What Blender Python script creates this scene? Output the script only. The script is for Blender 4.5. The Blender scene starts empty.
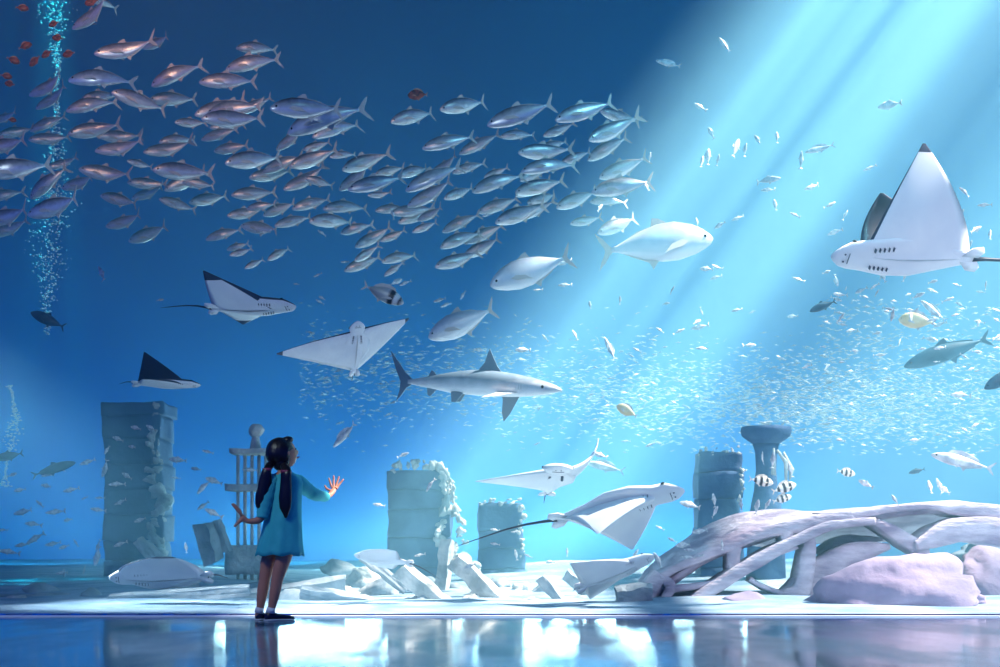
import bpy, bmesh, math, random
from mathutils import Vector, Matrix, noise, Euler
S = bpy.context.scene
COL = S.collection
PI = math.pi
F = 1530.0; CH = 0.47; HY = 550.0          # focal length in pixels, eye height, horizon row

# ------------------------------------------------------------------ camera
cd = bpy.data.cameras.new('camera'); cam = bpy.data.objects.new('camera', cd); COL.objects.link(cam)
cam.location = (0, 0, CH); cam.rotation_euler = (PI / 2, 0, 0)
cd.sensor_width = 36; cd.lens = 36 * F / 1000; cd.shift_y = (HY - 333.5) / 1000; cd.clip_end = 200
S.camera = cam
S.view_settings.view_transform = 'Standard'; S.view_settings.look = 'None'
S.view_settings.gamma = 1; S.view_settings.use_curve_mapping = False
S.view_settings.exposure = 0.0
S.cycles.use_denoising = True
S.cycles.max_bounces = 8; S.cycles.transparent_max_bounces = 16; S.cycles.volume_bounces = 0
S.cycles.diffuse_bounces = 2; S.cycles.glossy_bounces = 3
S.cycles.sample_clamp_indirect = 4

# ------------------------------------------------------------------ world and lights
w = bpy.data.worlds.new('world'); S.world = w; w.use_nodes = True
w.node_tree.nodes['Background'].inputs[0].default_value = (0.0, 0.06, 0.72, 1)
w.node_tree.nodes['Background'].inputs[1].default_value = 0.75

def light(name, kind, loc, aim, energy, color, **kw):
    l = bpy.data.lights.new(name, kind); l.energy = energy; l.color = color
    for k, v in kw.items(): setattr(l, k, v)
    o = bpy.data.objects.new(name, l); COL.objects.link(o); o.location = loc
    d = Vector(aim) - Vector(loc); o.rotation_euler = d.to_track_quat('-Z', 'Y').to_euler()
    return o
SUN_D = Vector((-0.74, -0.02, -1.0))
light('sun', 'SUN', (10, 18, 20), Vector((10, 18, 20)) + SUN_D, 51.0, (1.0, 0.80, 0.74), angle=math.radians(1.2))
light('fill_front_top', 'AREA', (3.4, 13.0, 10.6), (1.5, 15.5, 3), 90, (0.0, 0.2, 1.0), shape='RECTANGLE', size=9, size_y=2)  # added blue fill from above, no real fixture
light('fill_school_left', 'AREA', (-4.5, 8.0, 7.0), (-3.0, 14.0, 5.7), 17, (1.0, 0.5, 0.30), shape='DISK', size=1.5, spread=math.radians(48))  # added warm fill that browns the left jacks
light('fill_school_right', 'AREA', (2.5, 7.5, 8.5), (2.0, 13.5, 3.7), 44, (0.28, 0.80, 1.0), shape='DISK', size=2.0, spread=math.radians(58))  # added cyan fill on the school, from the viewer's side
light('bubble_lamp', 'SPOT', (-5.12, 17.5, 10.6), (-5.12, 17.5, 0), 22000, (0.0, 0.75, 1.0), spot_size=math.radians(7), spot_blend=.9, shadow_soft_size=.1)
light('bubble_lamp', 'SPOT', (-4.96, 15.5, 10.6), (-4.96, 15.5, 0), 14000, (0.0, 0.75, 1.0), spot_size=math.radians(3), spot_blend=.9, shadow_soft_size=.1)
SURF_OFF = 0.0
WATER_SC = (0.27, 0.76, 1.0); WATER_D = .066; WATER_A = .05
light('fill_girl', 'AREA', (-3.5, 6.5, 4.5), (-1.5, 10.2, .7), 85, (0.75, 0.93, 1.0), shape='DISK', size=1.2)  # added soft fill to brighten the girl's dress
light('fill_back_wall', 'AREA', (-2.5, 24.0, .6), (-3, 27, 2.0), 600, (0.0, 0.48, 1.0), shape='RECTANGLE', size=16, size_y=.6)  # unseen fill, added to make the back wall bluer low down
light('fill_seabed_glow', 'AREA', (-.2, 22.5, .6), (-.2, 17, 2.4), 560, (0.5, 0.88, 1.0), shape='RECTANGLE', size=8, size_y=.6)  # unseen fill, added for the pale glow behind the ruins
light('fill_wreck', 'AREA', (5.5, 6.5, 3.6), (4.2, 12.7, .9), 40, (0.9, 0.9, 1.0), shape='DISK', size=1.2, spread=math.radians(60))  # added fill for the front of the wreck
light('fill_low_ray', 'AREA', (-5.0, 11.15, 2.6), (-2.7, 12.0, .3), 36, (0.85, 0.95, 1.0), shape='DISK', size=.5, spread=math.radians(40))  # added fill out of frame to whiten the lower left ray

# ------------------------------------------------------------------ helpers
def P(px, py, d):
    return Vector(((px - 500) / F * d, d, CH + (HY - py) / F * d))

def tag(o, label=None, cat=None, group=None, kind=None):
    if label: o['label'] = label
    if cat: o['category'] = cat
    if group: o['group'] = group
    if kind: o['kind'] = kind
    return o

class MB:
    def __init__(s): s.v = []; s.f = []; s.m = []
    def add(s, vs, fs, mi=0):
        o = len(s.v); s.v += [Vector(v) for v in vs]
        for f in fs: s.f.append([i + o for i in f]); s.m.append(mi)
    def loft(s, rings, mi=0, cap=True):
        n = len(rings[0]); vs = [p for r in rings for p in r]; fs = []
        for i in range(len(rings) - 1):
            for j in range(n):
                k = (j + 1) % n
                fs.append([i * n + j, i * n + k, (i + 1) * n + k, (i + 1) * n + j])
        if cap:
            fs.append(list(range(n))[::-1]); b = (len(rings) - 1) * n; fs.append([b + j for j in range(n)])
        s.add(vs, fs, mi)
    def tube(s, pts, rad, n=8, mi=0, flat=1.0):
        pts = [Vector(p) for p in pts]; rings = []
        if not hasattr(rad, '__len__'): rad = [rad] * len(pts)
        ref = None
        for i, p in enumerate(pts):
            t = (pts[min(i + 1, len(pts) - 1)] - pts[max(i - 1, 0)]).normalized()
            if ref is None:
                ref = Vector((0, 1, 0)) if abs(t.y) < .9 else Vector((1, 0, 0))
            a = t.cross(ref)
            a.normalize(); b = a.cross(t).normalized(); ref = b
            rings.append([p + (a * math.cos(q) + b * math.sin(q) * flat) * rad[i] for q in [2 * PI * k / n for k in range(n)]])
        s.loft(rings, mi)
    def ball(s, c, r, nu=12, nv=8, mi=0):
        c = Vector(c); r = Vector(r) if hasattr(r, '__len__') else Vector((r, r, r))
        rings = []
        for i in range(1, nv):
            th = PI * i / nv
            rings.append([c + Vector((r.x * math.sin(th) * math.cos(q), r.y * math.sin(th) * math.sin(q), r.z * math.cos(th))) for q in [2 * PI * k / nu for k in range(nu)]])
        s.loft(rings[::-1], mi)
    def box(s, a, b, mi=0):
        x0, y0, z0 = a; x1, y1, z1 = b
        s.add([(x0, y0, z0), (x1, y0, z0), (x1, y1, z0), (x0, y1, z0), (x0, y0, z1), (x1, y0, z1), (x1, y1, z1), (x0, y1, z1)],
              [[0, 3, 2, 1], [4, 5, 6, 7], [0, 1, 5, 4], [1, 2, 6, 5], [2, 3, 7, 6], [3, 0, 4, 7]], mi)
    def plate(s, pts, t, axis=1, off=0.0, mi=0):
        """prism of a 2D outline; axis 1 = outline in x,z and thickness along y, axis 2 = outline in x,y"""
        n = len(pts); vs = []
        for sg in (-1, 1):
            for (a, b) in pts:
                vs.append((a, off + sg * t / 2, b) if axis == 1 else (a, b, off + sg * t / 2))
        fs = [list(range(n)), [n + i for i in range(n)][::-1]]
        for i in range(n):
            j = (i + 1) % n; fs.append([i, n + i, n + j, j])
        s.add(vs, fs, mi)
    def map(s, fn): s.v = [Vector(fn(v)) for v in s.v]; return s
    def build(s, name, mats, parent=None, smooth=True, fix=True):
        me = bpy.data.meshes.new(name); me.from_pydata([tuple(v) for v in s.v], [], s.f)
        for m in (mats if isinstance(mats, (list, tuple)) else [mats]): me.materials.append(m)
        me.polygons.foreach_set('material_index', s.m)
        if smooth: me.polygons.foreach_set('use_smooth', [True] * len(me.polygons))
        if fix and len(s.f) < 30000:
            bm = bmesh.new(); bm.from_mesh(me); bmesh.ops.recalc_face_normals(bm, faces=bm.faces); bm.to_mesh(me); bm.free()
        o = bpy.data.objects.new(name, me); COL.objects.link(o)
        if parent: o.parent = parent
        return o

def empty(name, loc=(0, 0, 0), label=None, cat=None, group=None):
    o = bpy.data.objects.new(name, None); COL.objects.link(o); o.location = loc; o.empty_display_size = .1
    return tag(o, label, cat, group)

def dup(root):
    r = root.copy(); COL.objects.link(r)
    for k in ('label', 'group'):
        if k in r: del r[k]
    for ch in root.children:
        c = ch.copy(); COL.objects.link(c); c.parent = r
        for g in ch.children:
            h = g.copy(); COL.objects.link(h); h.parent = c
    return r

def basis(xd, up):
    x = Vector(xd).normalized(); y = Vector(up).cross(x).normalized(); z = x.cross(y)
    return Matrix((x, y, z)).transposed().to_4x4()

def apart(used_pts, px, py, d, Lw):
    """a distance near d at which an animal of length Lw keeps clear of those already placed"""
    for k in range(40):
        dd = d + (k + 1) // 2 * .12 * (1 if k % 2 else -1)
        if dd < 11.4 or dd > 17.5: continue
        c = P(px, py, dd)
        if all(abs(c.x - q.x) > (Lw + l) * .46 or abs(c.z - q.z) > (Lw + l) * .2 or abs(c.y - q.y) > (Lw + l) * .22 for q, l in used_pts): break
    used_pts.append((P(px, py, dd), Lw)); return dd

def place(o, loc, xd, up=(0, 0, 1), s=1.0):
    o.matrix_world = Matrix.Translation(Vector(loc)) @ basis(xd, up) @ Matrix.Scale(s, 4)

# ------------------------------------------------------------------ materials
def L(r, g, b):
    f = lambda c: (c / 255 / 12.92) if c <= 10 else ((c / 255 + .055) / 1.055) ** 2.4
    return (f(r), f(g), f(b), 1)

def mat(name, col, rough=.5, metal=0.0, spec=.5, col2=None, nscale=8, bump=0.0, bscale=20, sub=0, bands=None, stretch=None, dist=.05):
    m = bpy.data.materials.new(name); m.use_nodes = True; nt = m.node_tree; b = nt.nodes['Principled BSDF']
    b.inputs['Base Color'].default_value = col; b.inputs['Roughness'].default_value = rough
    b.inputs['Metallic'].default_value = metal; b.inputs['Specular IOR Level'].default_value = spec
    tc = nt.nodes.new('ShaderNodeTexCoord'); src = tc.outputs['Object']
    if stretch:
        mp = nt.nodes.new('ShaderNodeMapping'); mp.inputs['Scale'].default_value = stretch
        nt.links.new(src, mp.inputs[0]); src = mp.outputs[0]
    if col2:
        n = nt.nodes.new('ShaderNodeTexNoise'); n.inputs['Scale'].default_value = nscale; n.inputs['Detail'].default_value = 5
        nt.links.new(src, n.inputs['Vector'])
        r = nt.nodes.new('ShaderNodeValToRGB'); e = r.color_ramp.elements
        e[0].position = .38; e[0].color = col; e[1].position = .62; e[1].color = col2
        nt.links.new(n.outputs['Fac'], r.inputs[0]); nt.links.new(r.outputs[0], b.inputs['Base Color'])
    if bump:
        n = nt.nodes.new('ShaderNodeTexNoise'); n.inputs['Scale'].default_value = bscale; n.inputs['Detail'].default_value = 6
        nt.links.new(src, n.inputs['Vector'])
        k = nt.nodes.new('ShaderNodeBump'); k.inputs['Strength'].default_value = bump; k.inputs['Distance'].default_value = dist
        nt.links.new(n.outputs['Fac'], k.inputs['Height']); nt.links.new(k.outputs[0], b.inputs['Normal'])
    return m

def ramp_z(m, lo, hi, c_lo, c_hi, axis=2, interp='EASE', steps=None):
    """the animal's own markings: belly and back colours along its own body axis"""
    nt = m.node_tree; b = nt.nodes['Principled BSDF']
    tc = nt.nodes.new('ShaderNodeTexCoord'); sx = nt.nodes.new('ShaderNodeSeparateXYZ'); nt.links.new(tc.outputs['Object'], sx.inputs[0])
    mr = nt.nodes.new('ShaderNodeMapRange'); mr.inputs[1].default_value = lo; mr.inputs[2].default_value = hi
    nt.links.new(sx.outputs[axis], mr.inputs[0])
    n = nt.nodes.new('ShaderNodeTexNoise'); n.inputs['Scale'].default_value = 14; nt.links.new(tc.outputs['Object'], n.inputs['Vector'])
    ad = nt.nodes.new('ShaderNodeMath'); ad.operation = 'MULTIPLY_ADD'; nt.links.new(n.outputs['Fac'], ad.inputs[0])
    ad.inputs[1].default_value = .6 if not steps else .06
    sb = nt.nodes.new('ShaderNodeMath'); sb.operation = 'SUBTRACT'; nt.links.new(mr.outputs[0], sb.inputs[0]); sb.inputs[1].default_value = .3 if not steps else .03
    nt.links.new(sb.outputs[0], ad.inputs[2])
    r = nt.nodes.new('ShaderNodeValToRGB'); nt.links.new(ad.outputs[0], r.inputs[0]); e = r.color_ramp.elements
    if steps:
        r.color_ramp.interpolation = 'LINEAR'
        e[0].position = 0; e[0].color = steps[0][1]
        e[1].position = 1; e[1].color = steps[-1][1]
        for p, c in steps[1:-1]:
            x = e.new(p); x.color = c
    else:
        e[0].color = c_lo; e[1].color = c_hi
    nt.links.new(r.outputs[0], b.inputs['Base Color'])
    return m

M = {}
M['jack'] = ramp_z(mat('jack_skin', L(200, 205, 210), .34, .42, .6), -.02, .13, L(226, 228, 230), L(88, 94, 106))
M['jackfin'] = mat('jack_fin', L(205, 200, 190), .5)
M['trev'] = ramp_z(mat('trevally_skin', L(215, 225, 230), .4, .15, .6), -.05, .16, L(232, 238, 240), L(160, 175, 190))
M['eye'] = mat('fish_eye', L(8, 8, 12), .12)
M['smallfish'] = mat('small_fish_skin', L(228, 232, 232), .4, .1, .6, col2=L(170, 180, 190), nscale=6)
M['goldfish'] = mat('pale_gold_skin', L(235, 225, 190), .4, 0, .6, col2=L(225, 205, 160), nscale=5)
M['darkfish'] = mat('dark_fish_skin', L(60, 30, 28), .5, 0, .4, col2=L(165, 80, 60), nscale=5)
M['darkfin'] = mat('dark_fish_fin', L(190, 150, 120), .5)
M['greyfish'] = mat('slate_fish_skin', L(45, 85, 105), .5, col2=L(60, 105, 125), nscale=4)
W_, K_ = L(225, 230, 225), L(25, 30, 40)
M['bream'] = ramp_z(mat('bream_skin', W_, .4, .1), -.5, .5, W_, K_, axis=0, steps=[(0, W_), (.12, W_), (.2, L(150, 155, 150)), (.62, L(190, 195, 190)), (.68, K_), (.75, K_), (.79, W_), (.86, W_), (.9, L(70, 70, 75)), (1, W_)])
M['striped'] = ramp_z(mat('striped_skin', W_, .4), -.5, .5, W_, K_, axis=0, steps=[(0, W_), (.2, W_), (.24, K_), (.3, K_), (.34, W_), (.42, W_), (.46, K_), (.53, K_), (.57, W_), (.65, W_), (.69, K_), (.76, K_), (.8, W_), (1, W_)])
M['shark'] = ramp_z(mat('shark_skin', L(120, 140, 155), .42, 0, .5), -.03, .035, L(232, 236, 238), L(105, 128, 145))
M['sharkfin'] = mat('shark_fin', L(95, 120, 140), .45)
M['raytop'] = mat('ray_back_skin', L(20, 34, 58), .35, 0, .6, col2=L(30, 46, 72), nscale=4)
M['raybelly'] = mat('ray_belly_skin', L(236, 238, 240), .45, 0, .4, col2=L(222, 226, 232), nscale=3)
M['raypale'] = mat('ray_pale_back', L(205, 222, 232), .45, 0, .4, col2=L(225, 236, 242), nscale=4)
M['rayrim'] = mat('ray_rim_skin', L(34, 48, 74), .4)
M['sharkgill'] = mat('shark_gill', L(100, 118, 132), .6)
M['gill'] = mat('gill_slit', L(70, 80, 100), .6)
M['spine'] = mat('ray_tail_skin', L(25, 35, 60), .5)
M['rock'] = mat('seabed_rock', L(120, 138, 152), .85, col2=L(180, 190, 196), nscale=3, bump=.7, bscale=9)
M['ruin'] = mat('ruin_stone', L(38, 72, 115), .85, col2=L(75, 110, 150), nscale=2.5, bump=.6, bscale=7)
M['crust'] = mat('coral_crust', L(170, 180, 180), .85, col2=L(225, 225, 220), nscale=5, bump=.9, bscale=12)
M['wreck'] = mat('wreck_hull', L(150, 140, 162), .8, col2=L(208, 200, 212), nscale=2.2, bump=.5, bscale=8, stretch=(1.2, 1, 4))
M['pinkrock'] = mat('pink_boulder', L(122, 114, 142), .85, col2=L(168, 156, 180), nscale=1.3, bump=.6, bscale=5)
M['sand'] = mat('sea_sand', L(115, 148, 175), .9, col2=L(165, 190, 208), nscale=2, bump=.4, bscale=6)
M['backwall'] = mat('tank_back_paint', L(10, 120, 205), .8, col2=L(20, 135, 215), nscale=.35)
M['bubble'] = mat('bubble_white', L(240, 250, 250), .2, 0, .8)
M['skin'] = mat('girl_skin', L(200, 138, 112), .5, 0, .4)
M['hair'] = mat('girl_hair', L(18, 15, 24), .35, 0, .5, bump=.4, bscale=60, stretch=(1, 1, .1), dist=.01)
M['dress'] = mat('teal_cotton', L(60, 188, 192), .75, 0, .3, col2=L(72, 198, 202), nscale=9, bump=.25, bscale=14, dist=.03)
M['shoe'] = mat('navy_shoe', L(14, 16, 38), .35)
M['white'] = mat('white_rubber', L(225, 228, 230), .5)
M['tie'] = mat('hair_tie', L(150, 60, 90), .5)
M['lips'] = mat('lips', L(190, 90, 85), .5)
M['steel'] = mat('sill_metal', L(235, 242, 248), .5)
M['concrete'] = mat('tank_roof_concrete', L(40, 60, 90), .9)

# ------------------------------------------------------------------ setting
def struct(o): return tag(o, kind='structure')
GY = 1530 * CH / 67.0                       # the pane's front face
b = MB(); b.box((-14, -4, -.3), (14, GY - .001, 0))
fm = bpy.data.materials.new('polished_floor'); fm.use_nodes = True
nt = fm.node_tree; pb = nt.nodes['Principled BSDF']
pb.inputs['Base Color'].default_value = L(95, 125, 150); pb.inputs['Roughness'].default_value = .05; pb.inputs['Specular IOR Level'].default_value = .6
tc = nt.nodes.new('ShaderNodeTexCoord'); mp = nt.nodes.new('ShaderNodeMapping'); mp.inputs['Scale'].default_value = (1.6, .5, 1)
nz = nt.nodes.new('ShaderNodeTexNoise'); nz.inputs['Scale'].default_value = 1.2; nz.inputs['Detail'].default_value = 4
bp = nt.nodes.new('ShaderNodeBump'); bp.inputs['Strength'].default_value = .25; bp.inputs['Distance'].default_value = .012
rr = nt.nodes.new('ShaderNodeMapRange'); rr.inputs[1].default_value = .4; rr.inputs[2].default_value = .65; rr.inputs[3].default_value = .06; rr.inputs[4].default_value = .2
nt.links.new(tc.outputs['Object'], mp.inputs[0]); nt.links.new(mp.outputs[0], nz.inputs['Vector']); nt.links.new(nz.outputs['Fac'], bp.inputs['Height'])
nt.links.new(bp.outputs[0], pb.inputs['Normal']); nt.links.new(nz.outputs['Fac'], rr.inputs[0]); nt.links.new(rr.outputs[0], pb.inputs['Roughness'])
struct(b.build('floor', fm, smooth=False))
b = MB(); b.box((-13.5, GY, -.3), (13.5, GY + .06, .010)); struct(b.build('trim_1', M['steel'], smooth=False))
gm = bpy.data.materials.new('clear_acrylic'); gm.use_nodes = True; nt = gm.node_tree; nt.nodes.remove(nt.nodes['Principled BSDF'])
t = nt.nodes.new('ShaderNodeBsdfTransparent'); nt.links.new(t.outputs[0], nt.nodes['Material Output'].inputs['Surface'])
b = MB(); b.box((-13.5, GY, .0105), (13.5, GY + .06, 11)); struct(b.build('window_1', gm, smooth=False))
b = MB(); b.box((-14, 27, -.3), (14, 27.4, 14)); struct(b.build('wall_back', M['backwall'], smooth=False))
b = MB(); b.box((-14, GY + .07, 11), (6.25, 27, 11.2)); struct(b.build('ceiling', M['concrete'], smooth=False))  # unseen roof slab; right edge set to bound the sun beam
b = MB(); b.box((-14, -4, 10.95), (25, GY + .065, 11.3)); struct(b.build('ceiling_hall', M['concrete'], smooth=False))  # unseen; added to keep the sun off the hall and girl
b = MB(); b.box((9.25, GY + .07, 10.95), (9.6, 27, 11.25)); struct(b.build('sun_blocker_bar', M['concrete'], smooth=False))  # unseen bar, added to cut a dark wedge into the sunlight
# seabed
def sandz(x, y):
    return max(-.02, .02 + .018 * (y - GY) + .12 * noise.noise(Vector((x * .45, y * .35, 3))) * min(1, (y - GY) / 2))
b = MB(); nx, ny = 110, 70
vs = [(-13.4 + 26.8 * i / nx, GY + .07 + (26.9 - GY) * j / ny, 0) for j in range(ny + 1) for i in range(nx + 1)]
vs = [(x, y, sandz(x, y)) for x, y, z in vs]
fs = [[j * (nx + 1) + i, j * (nx + 1) + i + 1, (j + 1) * (nx + 1) + i + 1, (j + 1) * (nx + 1) + i] for j in range(ny) for i in range(nx)]
b.add(vs, fs); o = b.build('ground', M['sand'], fix=False); struct(o)
# flat water surface, out of view, over the open part of the tank: added tint bands split the sun into streaks
sm = bpy.data.materials.new('sun_streak_bands'); sm.use_nodes = True; nt = sm.node_tree; nt.nodes.remove(nt.nodes['Principled BSDF']); out = nt.nodes['Material Output']
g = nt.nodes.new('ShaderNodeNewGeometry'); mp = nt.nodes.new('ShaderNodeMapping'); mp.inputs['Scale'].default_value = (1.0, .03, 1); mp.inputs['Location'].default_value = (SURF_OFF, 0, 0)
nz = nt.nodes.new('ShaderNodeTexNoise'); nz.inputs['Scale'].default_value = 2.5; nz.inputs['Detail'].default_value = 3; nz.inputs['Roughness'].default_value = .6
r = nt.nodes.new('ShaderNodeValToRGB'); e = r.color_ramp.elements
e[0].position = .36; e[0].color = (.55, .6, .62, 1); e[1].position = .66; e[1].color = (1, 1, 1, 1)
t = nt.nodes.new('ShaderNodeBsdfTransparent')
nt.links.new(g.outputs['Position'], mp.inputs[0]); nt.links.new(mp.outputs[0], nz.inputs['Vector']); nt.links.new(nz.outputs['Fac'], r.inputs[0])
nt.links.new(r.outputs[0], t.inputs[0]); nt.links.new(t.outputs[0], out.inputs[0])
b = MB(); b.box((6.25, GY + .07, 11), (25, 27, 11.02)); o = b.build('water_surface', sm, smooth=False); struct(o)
# the water
wm = bpy.data.materials.new('tank_water'); wm.use_nodes = True; nt = wm.node_tree; nt.nodes.remove(nt.nodes['Principled BSDF']); out = nt.nodes['Material Output']
vs_ = nt.nodes.new('ShaderNodeVolumeScatter'); vs_.inputs['Color'].default_value = (*WATER_SC, 1); vs_.inputs['Density'].default_value = WATER_D
va = nt.nodes.new('ShaderNodeVolumeAbsorption'); va.inputs['Color'].default_value = (0.0, 0.72, 0.95, 1); va.inputs['Density'].default_value = WATER_A
ad = nt.nodes.new('ShaderNodeAddShader'); nt.links.new(vs_.outputs[0], ad.inputs[0]); nt.links.new(va.outputs[0], ad.inputs[1]); nt.links.new(ad.outputs[0], out.inputs['Volume'])
b = MB(); b.box((-13.4, GY + .07, -.3), (13.4, 27.1, 10.9)); o = b.build('water', wm, smooth=False); struct(o)

# ------------------------------------------------------------------ fish
def bend(A, x0=.15):
    def f(v):
        d = max(0.0, x0 - v.x)
        return (v.x, v.y + A * d * d * 1.1, v.z)
    return f
BODY = [(.5, .004, -.012, .006), (.475, .03, -.04, .022), (.42, .066, -.066, .042), (.33, .105, -.095, .058), (.18, .135, -.122, .07), (.03, .13, -.12, .066),
        (-.12, .098, -.09, .05), (-.25, .055, -.05, .028), (-.34, .022, -.02, .014), (-.385, .016, -.016, .009)]
def fish_body(prof, deep=1.0, wide=1.0, n=12):
    b = MB(); rings = []
    for (x, zt, zb, w) in prof:
        zt *= deep; zb *= deep; c = (zt + zb) / 2; h = (zt - zb) / 2; ring = []
        for k in range(n):
            q = 2 * PI * k / n
            ring.append((x, w * wide * math.cos(q) * (abs(math.cos(q)) ** .15 if abs(math.cos(q)) > 1e-6 else 0), c + h * math.sin(q)))
        rings.append(ring)
    b.loft(rings); return b
def make_fish(name, skin, fin, deep=1.0, A=0.0, tail=1.0, dors=1.0, eyes=True, wide=1.0, high=False, pale_pect=True):
    root = empty(name)
    bf = bend(A)
    fish_body(BODY, deep, wide).map(bf).build('body', skin, root)
    t = tail; D = deep
    b = MB(); b.plate([(-.37, .014), (-.40, .045 * t), (-.445, .11 * t), (-.5, .165 * t), (-.475, .09 * t), (-.445, .035 * t), (-.435, 0), (-.445, -.035 * t), (-.475, -.09 * t), (-.5, -.165 * t), (-.445, -.11 * t), (-.40, -.045 * t), (-.37, -.014)], .008)
    b.map(bf).build('tail_fin', fin, root, smooth=False)
    h = .05 * dors
    b = MB()
    if high: b.plate([(.26, .118 * D), (.2, .118 * D + h * 1.3), (.05, .13 * D + h * 1.5), (-.12, .1 * D + h * 1.5), (-.24, .05 * D + h), (-.26, .045 * D), (-.12, .085 * D), (.05, .12 * D)], .008)
    else: b.plate([(.12, .128 * D), (.04, .13 * D + h * .9), (-.01, .12 * D + h * 1.35), (-.03, .1 * D + h * .5), (-.15, .085 * D + h * .25), (-.3, .045), (-.3, .025), (-.12, .085 * D), (.05, .12 * D)], .008)
    b.map(bf).build('dorsal_fin', fin, root, smooth=False)
    b = MB(); b.plate([(.0, -.115 * D), (-.05, -.11 * D - h * 1.3), (-.08, -.1 * D - h * .4), (-.2, -.065 * D - h * .2), (-.3, -.04), (-.3, -.02), (-.12, -.08 * D)], .008)
    b.map(bf).build('anal_fin', fin, root, smooth=False)
    for sg in (-1, 1):
        b = MB(); b.plate([(.26, -.02), (.2, .0), (.1, -.03), (.03, -.10), (.1, -.075), (.2, -.055)], .007, off=0)
        y0 = .062 * wide
        b.map(lambda v: (v.x, sg * (y0 + (.26 - v.x) * .22) + v.y, v.z)).build('pectoral_fin', fin, root, smooth=False)
    if eyes:
        for sg in (-1, 1):
            b = MB(); b.ball((.42, sg * .036 * wide, .012 * D), .016, 8, 6); b.build('eye', M['eye'], root)
    return root
def slim_fish_mesh(deep=1.0, A=0.0, n=8):
    b = fish_body([BODY[i] for i in (0, 2, 4, 6, 8, 9)], deep, 1, n)
    b.plate([(-.36, .012), (-.44, .1), (-.5, .14), (-.45, 0), (-.5, -.14), (-.44, -.1), (-.36, -.012)], .01)
    b.plate([(.15, .12 * deep), (0, .12 * deep + .06), (-.1, .1 * deep + .02), (-.28, .04), (0, .09 * deep)], .01)
    b.plate([(.2, -.05), (.05, -.12 * deep - .06), (.02, -.1 * deep)], .01)
    return b.map(bend(A))

used = set()
def first(o):
    """the first placement uses the original itself, later ones a copy"""
    if o.name in used: return dup(o)
    used.add(o.name); return o
def put_fish(proto, nose, tail, d, yaw=0.0, roll=0.0, k=1.0):
    n = P(nose[0], nose[1], d); t = P(tail[0], tail[1], d); v = n - t; Lg = v.length
    dirv = v.normalized(); dirv = (dirv * math.cos(yaw) + Vector((0, 1, 0)) * math.sin(yaw))
    o = first(proto)
    up = Vector((0, 0, 1)) + Vector((0, roll, 0))
    if abs(dirv.z) > .9: up = Vector((1, roll, 0)) if dirv.x <= 0 else Vector((-1, roll, 0))
    place(o, (n + t) / 2, dirv, up, Lg / max(.55, math.cos(yaw)) * k)
    return o

rnd = random.Random(11)
jacks = [make_fish('jack_fish', M['jack'], M['jackfin'], deep=1.13, A=a * 1.2) for a in (-.55, -.2, .0, .3, .6)]
# nose x,y  tail x,y of every fish of the big school
SCHOOL = [(70,26,118,6),(96,56,155,46),(142,47,173,39),(68,80,133,74),(26,92,75,82),(35,108,72,90),(84,-4,118,5),(150,84,200,62),(199,82,257,79),(236,48,277,47),(225,68,278,56),
(272,112,341,105),(286,130,362,104),(313,139,361,115),(275,148,308,130),(240,112,272,97),(114,95,165,107),(150,101,197,97),(196,117,246,99),(205,110,262,106),(203,121,262,118),
(200,138,240,130),(160,143,196,136),(145,154,192,146),(128,162,152,166),(155,172,212,172),(227,166,282,153),(262,170,303,156),(250,179,292,170),(290,168,337,150),(284,191,326,170),(343,172,387,152),
(338,188,376,168),(348,190,405,176),(368,196,391,194),(292,209,331,197),(323,210,369,202),(310,223,356,218),(391,124,437,107),(440,112,488,98),(487,124,555,104),(422,148,475,134),(459,153,501,134),
(500,137,536,131),(398,178,431,163),(405,189,461,164),(407,204,456,185),(472,190,521,172),(515,193,565,180),(521,171,576,158),(555,121,615,101),(543,136,576,124),(588,143,636,118),(588,158,627,138),
(600,112,640,122),(518,154,571,150),(599,178,648,158),(520,182,553,161),(592,190,652,182),(556,209,598,190),(590,201,627,199),(597,235,639,215),(570,224,602,218),(515,196,551,181),(515,219,553,203),
(478,212,520,198),(495,223,546,205),(442,231,480,213),(440,248,482,228),(465,241,505,226),(435,268,480,253),(463,256,502,240),(390,213,436,208),(398,223,437,209),(375,211,411,206),(355,247,393,228),
(380,241,407,231),(344,271,382,256),(382,263,418,250),(384,276,404,262),(-18,175,50,161),(-22,150,30,142),(28,197,68,167),(30,131,66,114),(30,141,70,137),(24,212,88,202),(-16,200,22,189),(-22,221,36,214),
(-12,236,30,223),(48,168,78,160),(80,170,132,178),(66,111,116,96),(80,100,120,92),(70,136,119,124),(95,151,147,147),(128,183,168,185),(130,197,168,190),(165,191,207,172),(160,200,196,209),(190,204,228,194),
(232,196,277,191),(228,217,264,210),(205,239,242,228),(240,224,282,233),(105,226,146,218),(128,241,171,227),(262,214,297,204),(275,227,312,214),(226,249,249,244),(230,256,252,249),(245,269,264,258),(268,261,290,245),
(444,200,474,186),(430,172,462,160),(375,176,404,166),(417,219,446,210),(330,158,357,150),(538,150,568,140),(560,164,590,150),(484,178,508,168),(340,232,372,224),(305,178,334,186),(60,187,100,180),(100,195,140,205),
(213,150,250,146),(246,208,276,204),(-10,120,22,116),(0,136,34,128),(182,182,215,186),(100,138,140,136),(210,128,246,124),(355,262,378,246),(452,172,486,162),(527,204,560,192),(303,150,331,142),(176,124,206,122),(412,232,438,222)]
CELLS = [(-60, 92, 'far left end'), (92, 200, 'dim left part'), (200, 300, 'left centre'), (300, 400, 'middle'), (400, 500, 'right centre'), (500, 700, 'bright right end')]
def col_word(x): return 'dark brownish' if x < 92 else 'brownish' if x < 200 else 'silver-brown' if x < 300 else 'silver' if x < 400 else 'pale silver' if x < 500 else 'bluish white'
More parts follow.
